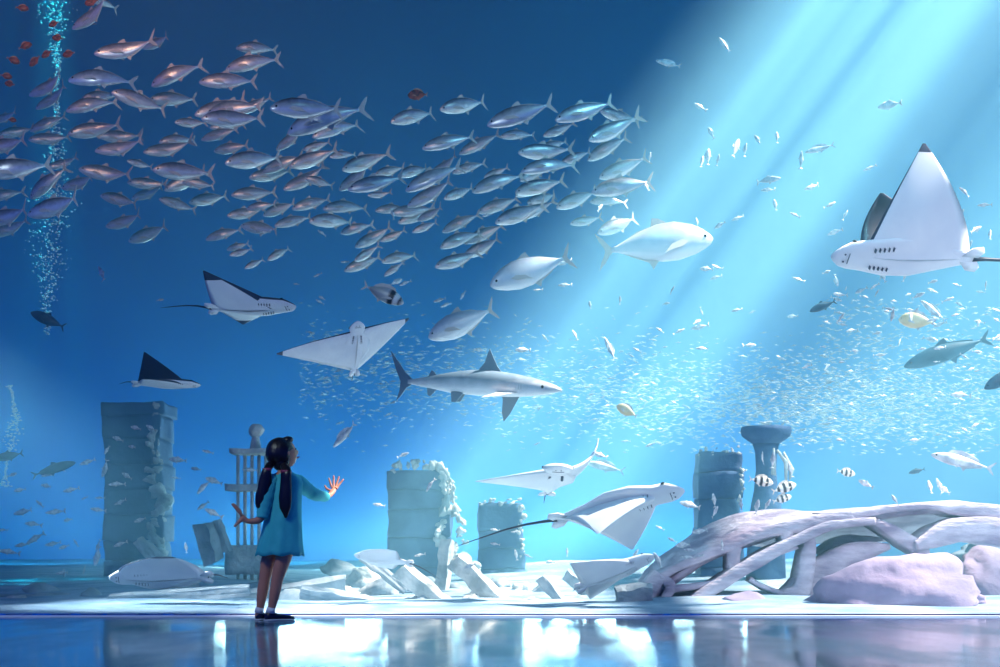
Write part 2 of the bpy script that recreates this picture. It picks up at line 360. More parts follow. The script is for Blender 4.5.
ORD = 'first second third fourth fifth sixth seventh eighth ninth tenth eleventh twelfth thirteenth fourteenth fifteenth sixteenth seventeenth eighteenth nineteenth twentieth twenty-first twenty-second twenty-third twenty-fourth twenty-fifth twenty-sixth twenty-seventh twenty-eighth'.split()
placed = []; taken = []
for i, (nx_, ny_, tx_, ty_) in enumerate(SCHOOL):
    px_len = math.hypot(tx_ - nx_, ty_ - ny_)
    d = .50 * F / px_len if px_len > 34 else 16.2
    d = min(16.6, max(11.6, d + rnd.uniform(-.5, .5)))
    d = apart(taken, (nx_ + tx_) / 2, (ny_ + ty_) / 2, d, px_len / F * d)
    o = put_fish(jacks[rnd.randrange(5)], (nx_, ny_), (tx_, ty_), d, rnd.uniform(-.4, .4), rnd.uniform(-.15, .35))
    placed.append((o, (nx_ + tx_) / 2, (ny_ + ty_) / 2))
for (x0, x1, nm) in CELLS:
    c = [p for p in placed if x0 <= p[1] < x1]; ys = sorted(p[2] for p in c); mid = ys[len(ys) // 2]
    for hi in (True, False):
        h = [p for p in c if (p[2] < mid) == hi]; half = 'upper' if hi else 'lower'
        for k, q in enumerate(sorted(h, key=lambda p: p[1])):
            tag(q[0], "%s jack, %s from left in %s half of the school's %s" % (col_word(q[1]), ORD[k], half, nm), 'fish', 'jack fish school')

# larger single fish
def single(o, label, cat='fish', group=None): return tag(o, label, cat, group)
tv = make_fish('trevally', M['trev'], M['jackfin'], deep=1.3, tail=.95, wide=1.25, A=.2)
single(put_fish(tv, (490, 286), (572, 256), 12.4, -.1), 'deep-bodied silver trevally swimming left just below the school')
single(put_fish(tv, (428, 336), (498, 310), 13.0, .25), 'pale silver trevally above the tail half of the grey shark')
single(put_fish(tv, (714, 236), (599, 252), 14.2, .15), 'largest hazy pale trevally in the light beam, facing right')
bm_ = make_fish('banded_bream', M['bream'], M['jackfin'], deep=1.25, tail=.7, high=True, wide=1.2)
single(put_fish(bm_, (404, 304), (362, 284), 12.0, -.2), 'white bream with a black band behind its head, facing right')
sf = make_fish('striped_damselfish', M['striped'], M['jackfin'], deep=1.45, tail=.75, high=True)
for (a, c_, lab) in [((748, 479), (774, 483), 'black-striped white damselfish, left one of the pair beside the goblet stem'), ((771, 492), (797, 484), 'black-striped white damselfish, right one of the pair beside the goblet stem'),
                     ((836, 471), (856, 474), 'small striped damselfish right of the goblet, above the wreck'), ((772, 502), (792, 496), 'striped damselfish hovering just over the top of the wreck hull')]:
    single(put_fish(sf, c_, a, 14.0, .3), lab, 'fish', 'striped damselfish over the wreck')
df = make_fish('butterflyfish', M['darkfish'], M['darkfin'], deep=1.9, tail=.7, high=True, wide=1.3, A=.2)
for j, (x, y, s, q) in enumerate([(22, 8, 13, .1), (54, 24, 12, 2.9), (58, 38, 13, 3.3), (25, 46, 14, -.4), (47, 54, 13, 2.7), (13, 60, 14, .4), (35, 61, 15, 2.5), (69, 54, 14, 3.0), (6, 76, 12, .2), (10, 84, 12, 3.4), (12, 120, 9, .1), (418, 95, 21, 3.2), (92, 2, 16, 3.0)]):
    dx, dy = math.cos(q) * s / 2, math.sin(q) * s / 2
    lab = {11: 'lone dark red butterflyfish with white tail edge above the school', 12: 'dark red butterflyfish cut by the top edge near the corner', 0: 'topmost small dark butterflyfish in the upper left corner',
           10: 'lowest tiny black butterflyfish at the left edge, above the dim jacks', 7: 'rightmost small dark butterflyfish of the upper left cluster', 5: 'leftmost reddish butterflyfish midway down the upper left cluster',
           1: 'dark butterflyfish near the nose of the topmost jack', 2: 'brownish butterflyfish just below the nose of the topmost jack', 3: 'reddish butterflyfish, highest of the mid group in the left corner cluster',
           4: 'dark butterflyfish at the upper right of a touching pair', 6: 'dark butterflyfish at the lower left of a touching pair', 8: 'blurred dark butterflyfish at the left edge, upper of two', 9: 'blurred dark butterflyfish at the left edge, lower of two'}[j]
    single(put_fish(df, (x + dx, y + dy), (x - dx, y - dy), 13.5, .2), lab, 'fish', 'dark butterflyfish')
gf = make_fish('slate_grey_fish', M['greyfish'], M['greyfish'], deep=1.1, tail=.8)
for a, c_, d, lab in [((810, 311), (836, 301), 12.5, 'small dark slate fish below the nose of the biggest ray'), ((30, 312), (66, 328), 15, 'dim blue-grey fish alone in the dark water at left'),
                      ((-6, 459), (24, 453), 14, 'dark fish crossing the lower bubble column at the left edge'), ((985, 388), (1030, 366), 12.5, 'dark slate fish cut by the right edge below the biggest ray'),
                      ((909, 473), (925, 469), 14, 'small dark slate fish left of the slim pale fish')]:
    single(put_fish(gf, a, c_, d, .1), lab)
wr = make_fish('grey_wrasse', M['greyfish'], M['greyfish'], deep=.8, tail=.6)
single(put_fish(wr, (905, 366), (990, 338), 15.5, .1), 'long translucent grey fish at right, above the silver shoal')
single(put_fish(wr, (75, 462), (32, 476), 14.5, .1), 'long blue-grey fish in the dark group above the lower left corner')
pf = make_fish('pale_slim_fish', M['smallfish'], M['smallfish'], deep=.75, tail=.7, A=.4, high=True)
for a, c_, d, lab in [((932, 454), (992, 470), 12.6, 'long slim pale fish facing left over the wreck, near the right edge'), ((605, 338), (615, 361), 13, 'steeply tilted white fish right of the trevally pair'),
                      ((656, 60), (681, 68), 14, 'pale fish facing left near the top, right of the school'), ((719, 37), (730, 53), 14, 'small pale fish diving at the top, left of the brightest beam'),
                      ((805, 152), (834, 146), 14, 'slim white fish facing left in the beam, left of the big ray'), ((333, 447), (357, 423), 13, 'pale leaf-shaped fish behind and right of the girl head'),
                      ((921, 300), (945, 322), 15, 'pale fish in the bubbly water under the biggest ray'), ((585, 462), (625, 472), 17, 'faint pale fish behind the raised wing of the frontal ray')]:
    single(put_fish(pf, a, c_, d, .1), lab)
rf = make_fish('round_pale_fish', M['goldfish'], M['smallfish'], deep=1.7, tail=.6, high=True, wide=1.2)
for a, c_, d, lab in [((617, 405), (637, 417), 12.5, 'round cream fish with orange speck right of the shark nose'), ((900, 318), (935, 324), 13.5, 'round whitish fish, biggest under the biggest ray'),
                      ((228, 165), (228, 166), 0, '')]:
    if d: single(put_fish(rf, a, c_, d, .3), lab)

# small pale fish dotted over the tank, each placed by eye
sm_me = [slim_fish_mesh(dp, A).build('small_fish', M['smallfish']) for dp, A in ((.95, -.4), (.8, .3), (1.25, .0), (1.0, .6))]
def small(x, y, Lp, ang, d, label, group, proto=None):
    q = math.radians(ang); dx, dy = math.cos(q) * Lp / 2, -math.sin(q) * Lp / 2
    o = put_fish(proto or sm_me[rnd.randrange(4)], (x + dx, y + dy), (x - dx, y - dy), d, rnd.uniform(-.5, .5), rnd.uniform(-.3, .3))
    return tag(o, label, 'fish', group)
LEFT = [(52,472,24,200),(117,484,17,185),(121,502,16,200),(133,447,11,170),(178,460,18,175),(196,469,11,170),(208,452,13,165),(203,487,18,235),(214,481,17,160),(203,506,14,215),(213,513,20,155),(36,538,24,210),(53,544,15,190),
(9,552,21,170),(24,512,22,190),(127,476,13,150),(118,439,13,160),(136,428,12,165),(151,428,12,150),(40,504,12,140),(56,512,22,185),(71,490,17,190),(98,510,16,170),(33,524,18,175),(62,573,14,185),(3,530,11,180),(120,544,15,200),
(98,545,12,250),(76,543,9,120),(64,573,9,90),(84,570,9,260),(97,556,20,265),(47,486,14,170),(88,462,16,200),(105,468,20,250),(107,450,10,240),(20,490,12,190),(12,475,11,20),(140,520,12,200),(176,478,9,170),(186,548,12,100),(160,590,14,20),
(100,498,10,180),(68,520,10,190),(85,498,8,200),(22,545,13,190),(250,470,16,175),(64,547,10,200)]
for (x, y, l_, a) in LEFT:
    nm = 'above' if y < 480 else 'level with' if y < 520 else 'below'
    side = 'left edge' if x < 70 else 'dark tower' if x < 165 else 'gap before the girl'
    small(x, y, l_, a, rnd.uniform(13, 16), 'small fish by the %s, %s hand height' % (side, nm), 'small fish by the %s, %s hand height' % (side, nm))
RIGHT_TOP = [(700,107,14,150),(711,133,14,115),(708,157,18,85),(702,162,14,80),(736,148,22,70),(758,140,14,120),(777,137,12,90),(801,160,18,90),(718,160,12,80),(890,105,22,185),(745,150,14,80),(768,190,14,180),(812,187,18,200),(650,157,10,80),(768,180,24,5),
(646,186,12,120),(775,205,12,100),(738,218,14,200),(795,215,12,150),(720,225,12,210),(697,222,10,100),(870,168,14,200),(830,205,14,30),(845,215,12,60),(965,192,16,150),(985,205,14,180),(975,230,18,30),(960,215,12,60),(990,235,12,80),(938,190,12,20),(970,245,10,70),(835,232,16,200)]
for (x, y, l_, a) in RIGHT_TOP:
    side = 'left of the biggest ray' if x < 880 else 'right of the biggest ray'
    nm = 'high' if y < 145 else 'midway' if y < 200 else 'low'
    small(x, y, l_, a, rnd.uniform(13.5, 16.5), 'hazy white fish %s, %s up beside it' % (side, nm), 'hazy fish %s, %s up' % (side, nm))
RIGHT_MID = []
for k in range(95):
    u = rnd.random() ** .6; x = 640 + 360 * u; y = rnd.uniform(262, 372)
    if x < 840 and rnd.random() < .5: continue
    RIGHT_MID.append((x, y, rnd.uniform(6, 15), rnd.choice([rnd.uniform(-25, 25), rnd.uniform(155, 205), rnd.uniform(0, 360)])))
for (x, y, l_, a) in RIGHT_MID:
    side = 'right third' if x > 880 else 'left of that'
    nm = 'close under' if y < 310 else 'well below'
    small(x, y, l_, a, rnd.uniform(13, 17), 'little white fish %s the biggest ray, %s' % (nm, 'near right edge' if x > 880 else 'further left'), 'little fish %s the biggest ray %s' % (nm, side))
MID = [(393,215,12,100),(487,215,10,200),(396,282,14,30),(405,283,12,200),(320,302,10,150),(322,298,8,150),(440,300,14,190),(446,305,12,200),(463,295,10,240),(565,285,14,180),(538,290,10,180),(575,335,12,120),(545,338,10,130),(700,327,18,190),(697,322,10,30),
(637,350,10,150),(565,262,16,200),(102,274,20,120),(318,275,10,200),(296,284,6,170),(345,262,9,180),(265,232,12,180),(322,233,10,150),(160,300,8,10),(325,355,8,160),(600,208,10,60),(523,350,16,180),(480,350,14,175),(230,300,7,10),(590,305,8,100),(620,300,8,90),(660,330,10,150),(672,290,9,60)]
for (x, y, l_, a) in MID:
    side = 'left of the spread-winged ray' if x < 335 else 'between school and shark' if x < 540 else 'right of the shark and school'
    small(x, y, l_, a, rnd.uniform(13, 15.5), 'tiny pale fish in open water %s' % side, 'tiny fish %s' % side)
LOW = [(403,455,13,20),(430,485,16,240),(379,505,13,170),(495,530,10,170),(495,544,10,170),(515,532,9,180),(516,555,12,100),(550,562,10,180),(567,552,9,90),(600,455,18,165),(470,566,13,200),(528,556,9,150),(420,555,12,190),(690,505,22,165),(715,512,14,60),
(866,484,16,150),(940,486,18,120),(945,490,14,150),(930,487,14,100),(757,507,16,80),(767,505,14,60),(700,531,18,190),(683,545,16,185),(690,550,14,175),(688,557,15,180),(672,540,10,150),(976,425,12,200),(965,430,10,150),(773,460,18,85),(762,458,14,80),
(895,500,13,120),(714,500,14,95),(741,505,15,92),(790,470,16,100),(660,528,10,150),(700,556,10,20),(722,545,12,90),(640,498,10,190),(650,445,10,200),(800,445,8,150),(840,440,9,170),(915,440,12,180),(960,395,20,180),(635,555,14,60),(658,560,18,120)]
for (x, y, l_, a) in LOW:
    side = 'around the centre ruin' if x < 620 else 'at the left shoulder of the wreck' if x < 730 else 'over the wreck near the goblet' if x < 850 else 'over the right end of the wreck'
    small(x, y, l_, a, rnd.uniform(11.8, 12.3) if y > 490 and x > 650 else rnd.uniform(12.2, 14.5), 'small bright fish %s' % side, 'small fish %s' % side)

# the distant silver shoal: the 300 nearest as fish, the rest as one mass
def shoal_pos(near):
    while True:
        u = rnd.random()
        if u < .62: x = rnd.gauss(820, 130); y = rnd.gauss(403, 24)
        elif u < .85: x = rnd.uniform(300, 660); y = rnd.gauss(378 + (x - 450) * .05, 26)
        else: x = rnd.uniform(820, 1010); y = rnd.uniform(300, 440)
        if -10 < x < 1015 and 290 < y < 455: return x, y
tiny = slim_fish_mesh(.8, .2, 6).build('shoal_fish', M['smallfish'])
for k in range(300):
    x, y = shoal_pos(True); small(x, y, rnd.uniform(6, 10), rnd.choice([rnd.gauss(180, 14), rnd.gauss(0, 14)]), rnd.uniform(17.5, 19.5), 'tiny silver fish of the dense distant shoal above the wreck and ruins', 'tiny silver fish of the distant shoal', tiny)
b = MB(); tv_ = [v.copy() for v in slim_fish_mesh(.8, .2, 5).v]; tf_ = slim_fish_mesh(.8, .2, 5).f
for k in range(6500):
    x, y = shoal_pos(False); d = rnd.uniform(19.5, 23.5); q = rnd.choice([0, PI]) + rnd.gauss(0, .28); s = rnd.uniform(3.2, 7) / F * d
    ca, sa = math.cos(q) * s, math.sin(q) * s; c = P(x, y, d); o_ = len(b.v); yw = rnd.uniform(-.5, .5)
    b.v += [Vector((c.x + v.x * ca - v.z * sa, c.y + v.y * s + v.x * s * yw, c.z + v.x * sa + v.z * abs(ca))) for v in tv_]
    b.f += [[i + o_ for i in f] for f in tf_]; b.m += [0] * len(tf_)
o = b.build('distant_shoal', M['smallfish'], smooth=False, fix=False); tag(o, 'glittering mass of countless tiny silver fish in the far water', 'shoal', kind='stuff')

# bubble columns
for (cx, y0, y1, wd, d, lab) in [(52, -30, 335, 22, 17.5, 'tall rising column of tiny bubbles behind the dim left jacks'), (10, 385, 487, 9, 15.5, 'narrow bright bubble column at the left edge')]:
    b = MB()
    for k in range(1400 if wd > 12 else 420):
        u = rnd.random(); y = y0 + (y1 - y0) * u; ww = wd * (.55 + .45 * math.sin(u * 9 + cx)) ; x = cx + rnd.gauss(0, .5) * ww + 5 * math.sin(u * 5)
        c = P(x, y, d + rnd.gauss(0, .15)); r_ = rnd.uniform(.004, .013)
        b.ball(c, (r_ * 1.2, r_, r_ * .8), 5, 4)
    o = b.build('bubble_column', M['bubble'], fix=False, smooth=True); tag(o, lab, 'bubbles', kind='stuff')

# ------------------------------------------------------------------ rays
def make_ray(name, pp=None, near=(60, 80), far=(40, 60), span=.75, far_span=None, xt=-.1, xl=.27, pl=.75, pe=1.2, xe=-.44, tail=1.0, top='raytop', belly='raybelly', rim='rayrim', snout=1.0, body_w=.13, yaw_curve=0.0, tail_dir=(-1, 0, .03), horns=False, face=True, tipw=.02, flip=False, far_xt=None, rimw=1):
    root = empty(name); N = 26; Mc = 12
    b = MB()
    def side(sg, a0, a1, sp, xt):
        y = 0.0; z = 0.0; st = []
        for i in range(N + 1):
            s = i / N; st.append((s, y, z, math.radians(a0 + (a1 - a0) * s)))
            a = math.radians(a0 + (a1 - a0) * s); y += math.cos(a) * sp / N; z += math.sin(a) * sp / N
        rings = []
        for (s, yy, zz, a) in st:
            le = xl + (xt - xl) * s ** pl + .03 * math.sin(PI * s); te = xe + (xt - tipw - xe) * s ** pe
            if le - te < tipw: te = le - tipw
            th = (.062 * (1 - s) ** 1.6 + .006) * (1 if s < .999 else .4)
            ring = []
            for k in range(2 * Mc):
                if k <= Mc: u = (k / Mc) ** 1.6; up = 1
                else: u = ((2 * Mc - k) / Mc) ** 1.6; up = -1
                t_ = th * 2.6 * (math.sqrt(max(u, 0)) * (1 - u)) * (1 if up > 0 else .75)
                x = le + (te - le) * u; nz_ = t_ * up
                ring.append((x, sg * (yy - math.sin(a) * nz_), zz + math.cos(a) * nz_))
            rings.append(ring)
        n = 2 * Mc; vs = [p for r in rings for p in r]; fs = []; ms = []
        for i in range(N):
            for j in range(n):
                k = (j + 1) % n; fs.append([i * n + j, i * n + k, (i + 1) * n + k, (i + 1) * n + j])
                u_up = j < Mc; edge = (j < rimw or j >= 2 * Mc - rimw) or i >= N - 2 * rimw
                ms.append(2 if edge else (0 if u_up else 1))
        o = len(b.v); b.v += [Vector(v) for v in vs]; b.f += [[q + o for q in f] for f in fs]; b.m += ms
        b.add(rings[-1], [list(range(n))], 2)
    fl = -1 if flip else 1
    side(fl, near[0], near[1], span, xt); side(-fl, far[0], far[1], far_span or span, xt if far_xt is None else far_xt)
    # the trunk with its blunt snout; upper half dark, lower half pale
    S0 = snout; prof = [(.5, .006, .014), (.48, .018, .036), (.44, .034, .066), (.38, .05, .088), (.28, .064, .10), (.12, .07, body_w), (-.06, .056, body_w), (-.24, .038, .085), (-.4, .022, .045), (-.49, .012, .015)]
    rings = []
    for (x, h, w_) in prof:
        if x > .3: w_ *= S0
        rings.append([(x, w_ * math.cos(q), h * math.sin(q) * (1 if math.sin(q) > 0 else (.42 if x < .1 else .52 if x < .3 else .66)) - (.012 if x > .4 else 0)) for q in [2 * PI * (k + .5) / 16 for k in range(16)]])
    n = 16; o = len(b.v); b.v += [Vector(p) for r in rings for p in r]
    for i in range(len(rings) - 1):
        for j in range(n):
            k = (j + 1) % n; b.f.append([o + i * n + j, o + i * n + k, o + (i + 1) * n + k, o + (i + 1) * n + j]); b.m.append(0 if (j + .5) / n < .47 else 1)
    b.f.append([o + j for j in range(n)]); b.m.append(1); e_ = o + (len(rings) - 1) * n; b.f.append([e_ + j for j in range(n)]); b.m.append(0)
    b.build('body', [M[top], M[belly], M[rim]], root)
    for sg in (-1, 1):
        e = MB(); e.ball((.365, sg * .086 * S0, .012), (.016, .009, .012), 10, 8); e.build('eye', M['eye'], root)
        f = MB(); f.plate([(-.38, sg * .02), (-.44, sg * .075), (-.51, sg * .085), (-.53, sg * .05), (-.5, sg * .012)], .01, axis=2, off=-.005); f.build('pelvic_fin', [M[belly]], root)
        for k in range(5):
            gl = MB(); gl.box((.235 - .03 * k, sg * (.045 + .003 * k) - .001, -.048 + .001 * k), (.239 - .03 * k, sg * (.068 + .003 * k), -.028))
            gl.build('gill_slit', M['gill'], root, smooth=False)
        if horns:
            f = MB(); f.tube([(.44, sg * .06, 0), (.5, sg * .075, -.01), (.55, sg * .06, -.02)], [.022, .016, .006]); f.build('head_fin', M[belly], root)
    if face:
        f = MB(); f.tube([(.40, -.034 * S0, -.041), (.402, -.012, -.0445), (.402, .012, -.0445), (.40, .034 * S0, -.041)], .003, 6); f.build('mouth', M['gill'], root)
        for sg in (-1, 1):
            f = MB(); f.ball((.425, sg * .024, -.036), (.007, .006, .005), 8, 6); f.build('nostril', M['gill'], root)
    td = Vector(tail_dir).normalized(); f = MB()
    f.tube([Vector((-.47, 0, 0)) + td * tail * t + Vector((0, 0, .03 * math.sin(t * 4))) for t in (0, .1, .3, .5, .75, 1)], [.016, .012, .009, .007, .005, .002], 6); f.build('tail', M['spine'], root)
    f = MB(); f.plate([(-.46, .01), (-.5, .045), (-.54, .04), (-.52, .0)], .012); f.build('dorsal_fin', M[top], root)
    return root
def put_ray(o, c, Lp, d, nose, up, label):
    place(o, P(c[0], c[1], d), nose, up, Lp / F * d); return tag(o, label, 'ray')
# 1 biggest ray, upper right, heading left with wings raised
r = make_ray('eagle_ray', near=(12, 40), far=(112, 160), span=.67, far_span=.40, far_xt=.14, xt=-.03, xl=.3, pl=.95, pe=1.5, tail=.9, tail_dir=(-1, 0, -.12))
put_ray(r, (905, 257), 166, 11.8, (-1, -.30, -.03), (0, .77, .64), 'biggest eagle ray, white belly and one tall wing raised, upper right')
# 2 upper left, heading right, rolled to show its belly
r = make_ray('eagle_ray', near=(2, 16), far=(28, 20), span=.47, far_span=.5, xt=-.36, rimw=3, xl=.3, pl=1.05, pe=1.4, tail=.62, tail_dir=(-1, 0, .1), flip=True)
put_ray(r, (252, 307), 98, 12.0, (1, -.35, -.02), (0, .6, .8), 'dark-backed eagle ray with pale belly facing right, left of the bream')
# 3 frontal
r = make_ray('eagle_ray', near=(8, 2), far=(10, 20), span=1.16, far_span=.86, xt=-.06, far_xt=.30, xl=.34, pl=.85, pe=1.05, rimw=1, body_w=.2, snout=1.35, tail=.3, tail_dir=(-1, 0, .6), flip=True)
put_ray(r, (356, 348), 68, 11.9, (.10, -.62, .62), (-.32, 1, .3), 'eagle ray seen from below the chin with wings spread above the girl')
# 4 small left
r = make_ray('eagle_ray', near=(-18, -24), far=(74, 96), span=.34, far_span=.62, xt=-.3, far_xt=-.36, xl=.3, pl=1.1, pe=1.2, tail=.25, flip=True)
put_ray(r, (167, 384), 66, 13.0, (1, .12, .0), (0, .45, .88), 'smallest eagle ray at left with one dark wing up, above the dark tower')
# 5 frontal, pale, below the shark
r = make_ray('manta_ray', near=(-4, -2), far=(4, 86), span=.72, far_span=.62, xt=.02, far_xt=.1, xl=.33, pl=1.0, pe=.7, tail=.3, top='raypale', belly='raybelly', rim='raypale', body_w=.2, snout=1.6, flip=True)
put_ray(r, (553, 480), 108, 12.6, (.08, -.92, .22), (.0, .30, 1), 'pale ray flying head-on with one wing tip curled up, under the shark')
# 6 white ray over the wreck's left
r = make_ray('eagle_ray', near=(-50, -85), far=(-5, -25), span=.40, far_span=.42, xt=-.12, far_xt=.0, xl=.33, pl=.9, pe=.9, tail=.8, top='raypale', rim='raypale', tail_dir=(-1, 0, -.0), body_w=.16, snout=1.15, flip=True)
put_ray(r, (618, 505), 136, 11.9, (1, -.25, .24), (-.2, .75, .8), 'white eagle ray with wings pressed down and long thin tail, above the wreck')
# 7 lowest ray left of the wreck
r = make_ray('eagle_ray', near=(-8, -20), far=(20, 30), span=.5, far_span=.4, xt=-.42, xl=.3, pl=1.1, pe=1.3, tail=.1, top='raypale', rim='raypale', flip=True)
put_ray(r, (616, 572), 84, 12.3, (.86, -.1, .38), (-.3, .75, .45), 'pale ray low down with its wing pointing at the floor, touching the wreck')
# 8 bottom left, hovering above the sand
r = make_ray('eagle_ray', near=(-4, -20), far=(20, 25), span=.34, far_span=.26, xt=.0, xl=.40, pl=2.2, pe=1.9, xe=-.46, tail=.2, top='raypale', tipw=.16, body_w=.16, snout=1.15)
put_ray(r, (160, 577), 100, 11.9, (-1, -.08, .0), (0, .75, .66), 'white-bellied ray hovering over the sand at the lower left')
# 9 leaf-like small ray left of the centre ruin
r = make_ray('stingray', near=(-10, -25), far=(15, 25), span=.32, far_span=.3, xt=.0, xl=.42, pl=2.0, pe=1.6, tail=.6, top='raypale', rim='raypale', tipw=.2, tail_dir=(-1, 0, -.5), xe=-.3)
put_ray(r, (383, 559), 58, 12.4, (-1, -.1, .16), (.1, .75, .6), 'pale leaf-shaped stingray with drooping tail, left of the centre ruin')

# ------------------------------------------------------------------ shark
root = empty('reef_shark')
sp = [(.5, -.012, -.02, .008), (.47, .008, -.03, .03), (.42, .026, -.042, .045), (.34, .046, -.054, .056), (.24, .064, -.062, .064), (.12, .078, -.064, .066), (0, .078, -.06, .062), (-.12, .06, -.052, .048), (-.22, .04, -.036, .032), (-.3, .024, -.024, .02), (-.355, .014, -.016, .012), (-.38, .012, -.014, .01)]
def shark_map(v): 
    dx = max(0, -.05 - v.x); return (v.x, v.y + dx * dx * .6, v.z)
b = MB(); rings = []
for (x, zt, zb, w_) in sp:
    c = (zt + zb) / 2; h = (zt - zb) / 2; rings.append([(x, w_ * math.cos(q), c + h * math.sin(q)) for q in [2 * PI * k / 16 for k in range(16)]])
b.loft(rings); b.map(shark_map).build('body', M['shark'], root)
def fin(nm, pts, t=.008, yoff=0, slope=0.0, zref=0, mt='sharkfin'):
    b = MB(); b.plate(pts, t); b.map(lambda v: shark_map(Vector((v.x, v.y + yoff + slope * (zref - v.z), v.z)))); return b.build(nm, M[mt], root, smooth=False)
fin('dorsal_fin', [(.165, .068), (.14, .10), (.115, .15), (.095, .195), (.085, .17), (.07, .12), (.05, .095), (.035, .075), (.1, .06)], .01)
fin('second_dorsal_fin', [(-.2, .038), (-.225, .062), (-.235, .066), (-.25, .04), (-.255, .03), (-.22, .03)])
fin('caudal_fin', [(-.35, .012), (-.4, .05), (-.45, .11), (-.5, .165), (-.485, .12), (-.455, .05), (-.43, .0), (-.435, -.05), (-.455, -.11), (-.43, -.085), (-.39, -.035), (-.355, -.014)], .01)
fin('anal_fin', [(-.2, -.035), (-.24, -.075), (-.255, -.07), (-.26, -.03), (-.22, -.025)])
for sg in (-1, 1):
    fin('pelvic_fin', [(-.04, -.05), (-.075, -.1), (-.1, -.1), (-.11, -.045), (-.07, -.04)], .008, sg * .025, sg * .4, -.04)
    b = MB(); b.plate([(.27, 0), (.24, .05), (.17, .17), (.12, .235), (.125, .16), (.15, .06), (.15, 0)], .01, axis=2)
    b.map(lambda v: (v.x, sg * (v.y + .05), -.035 - v.y * (.75 if sg > 0 else .12))).build('pectoral_fin', M['sharkfin'] if sg > 0 else M['shark'], root, smooth=False)
    e = MB(); e.ball((.4, sg * .045, .0), .009, 8, 6); e.build('eye', M['eye'], root)
    for k in range(5):
        g_ = MB(); g_.box((.285 - .014 * k, sg * .0582 - .003, -.016), (.2868 - .014 * k, sg * .0582 + .003, .010))
        g_.build('gill_slit', M['sharkgill'], root, smooth=False)
place(root, P(472, 384, 12.2), (1, -.22, -.06), (0, -.12, 1), 176 / F * 12.2 / .96)
tag(root, 'grey reef shark facing right in the centre of the tank', 'shark')

# ------------------------------------------------------------------ ruins, rocks and the wreck
def rough(b, amp, sc, seed=0):
    off = Vector((seed * 7.3, seed * 3.1, seed * 5.7))
    for i, v in enumerate(b.v):
        n = noise.noise_vector(v * sc + off) * amp + noise.noise_vector(v * sc * 3.1 + off) * amp * .4
        b.v[i] = v + n
    return b
def grid_block(b, c, sx, sy, sz, n=6, tilt=0, yawr=0, mi=0):
    """a stone block with divided faces so that it can be weathered"""
    bm = bmesh.new(); bmesh.ops.create_cube(bm, size=1); bmesh.ops.subdivide_edges(bm, edges=bm.edges[:], cuts=n, use_grid_fill=True)
    R = Euler((0, tilt, yawr)).to_matrix()
    bm.verts.ensure_lookup_table()
    vs = [R @ Vector((v.co.x * sx, v.co.y * sy, v.co.z * sz)) + Vector(c) for v in bm.verts]
    b.add(vs, [[v.index for v in f.verts] for f in bm.faces], mi); bm.free()
def rock(name, c, r, seed, m, label, group=None, sub=3, amp=.28, par=None):
    bm = bmesh.new(); bmesh.ops.create_icosphere(bm, subdivisions=sub, radius=1); b = MB()
    off = Vector((seed * 1.7, seed * .9, seed * 2.3)); vs = []
    rs = random.Random(seed * 13); cuts = [(Vector((rs.gauss(0, 1), rs.gauss(0, 1), rs.gauss(0, 1))).normalized(), rs.uniform(.62, .86)) for _ in range(12)]
    for v in bm.verts:
        k = 1 + amp * noise.noise(v.co * 1.3 + off) * 1.6 + amp * .5 * noise.noise(v.co * 4 + off)
        q_ = v.co.copy()
        for n_, d_ in cuts:
            e_ = q_.dot(n_) - d_
            if e_ > 0: q_ -= n_ * e_
        p = Vector((q_.x * r[0], q_.y * r[1], q_.z * r[2])) * k; vs.append(Vector(c) + p)
    b.add(vs, [[v.index for v in f.verts] for f in bm.faces]); bm.free()
    o = b.build(name, m, par); 
    if label: tag(o, label, 'rock', group)
    return o
def gz(px, d): return sandz((px - 500) / F * d, d)
def blockwall(name, x0, x1, ytop, d, depth, crust, label, cat='ruin', seed=1, crust_side=1, cap=False):
    """ruined wall of stacked courses, with encrusted stone down one broken edge"""
    root = empty(name, (0, 0, 0), label, cat)
    X0, X1 = (x0 - 500) / F * d, (x1 - 500) / F * d; top = P(0, ytop, d).z; z = -.02; k = 0
    b = MB(); rs = random.Random(seed)
    while z < top - .02:
        h = min(rs.uniform(.22, .36), top - z); j = rs.uniform(-.05, .05)
        grid_block(b, ((X0 + X1) / 2 + j * .3, d + depth / 2, z + h / 2), X1 - X0 + j, depth, h * .97, 5); z += h; k += 1
    rough(b, .035, 2.2, seed).build('masonry', M['ruin'], root)
    for (pts, r0) in crust:
        b = MB(); P3 = [P(a, b_, d - .02) for a, b_ in pts]
        for i in range(len(P3) - 1):
            nb = max(2, int((P3[i + 1] - P3[i]).length / .028))
            for q in range(nb):
                c = P3[i].lerp(P3[i + 1], q / nb) + Vector((rs.gauss(0, r0 * .4), rs.uniform(-.03, .12), rs.uniform(-.04, .04))); rr = r0 * rs.uniform(.35, .95)
                bm = bmesh.new(); bmesh.ops.create_icosphere(bm, subdivisions=2, radius=rr)
                sq = Vector((rs.uniform(.6, 1.4), rs.uniform(.6, 1.4), rs.uniform(.6, 1.4)))
                b.add([v.co * sq * (1 + 1.2 * noise.noise(v.co * (.9 / rr) + c * 3)) + c for v in bm.verts], [[v.index for v in f.verts] for f in bm.faces]); bm.free()
        b.build('encrusted_edge', M['crust'], root)
    return root
blockwall('ruined_tower', 103, 160, 402, 18.5, .8, [([(156, 404), (152, 440), (158, 470)], .06), ([(150, 470), (162, 500), (152, 530), (160, 560)], .085)], 'tall dark ruined tower with a pale encrusted right edge at left', seed=2)
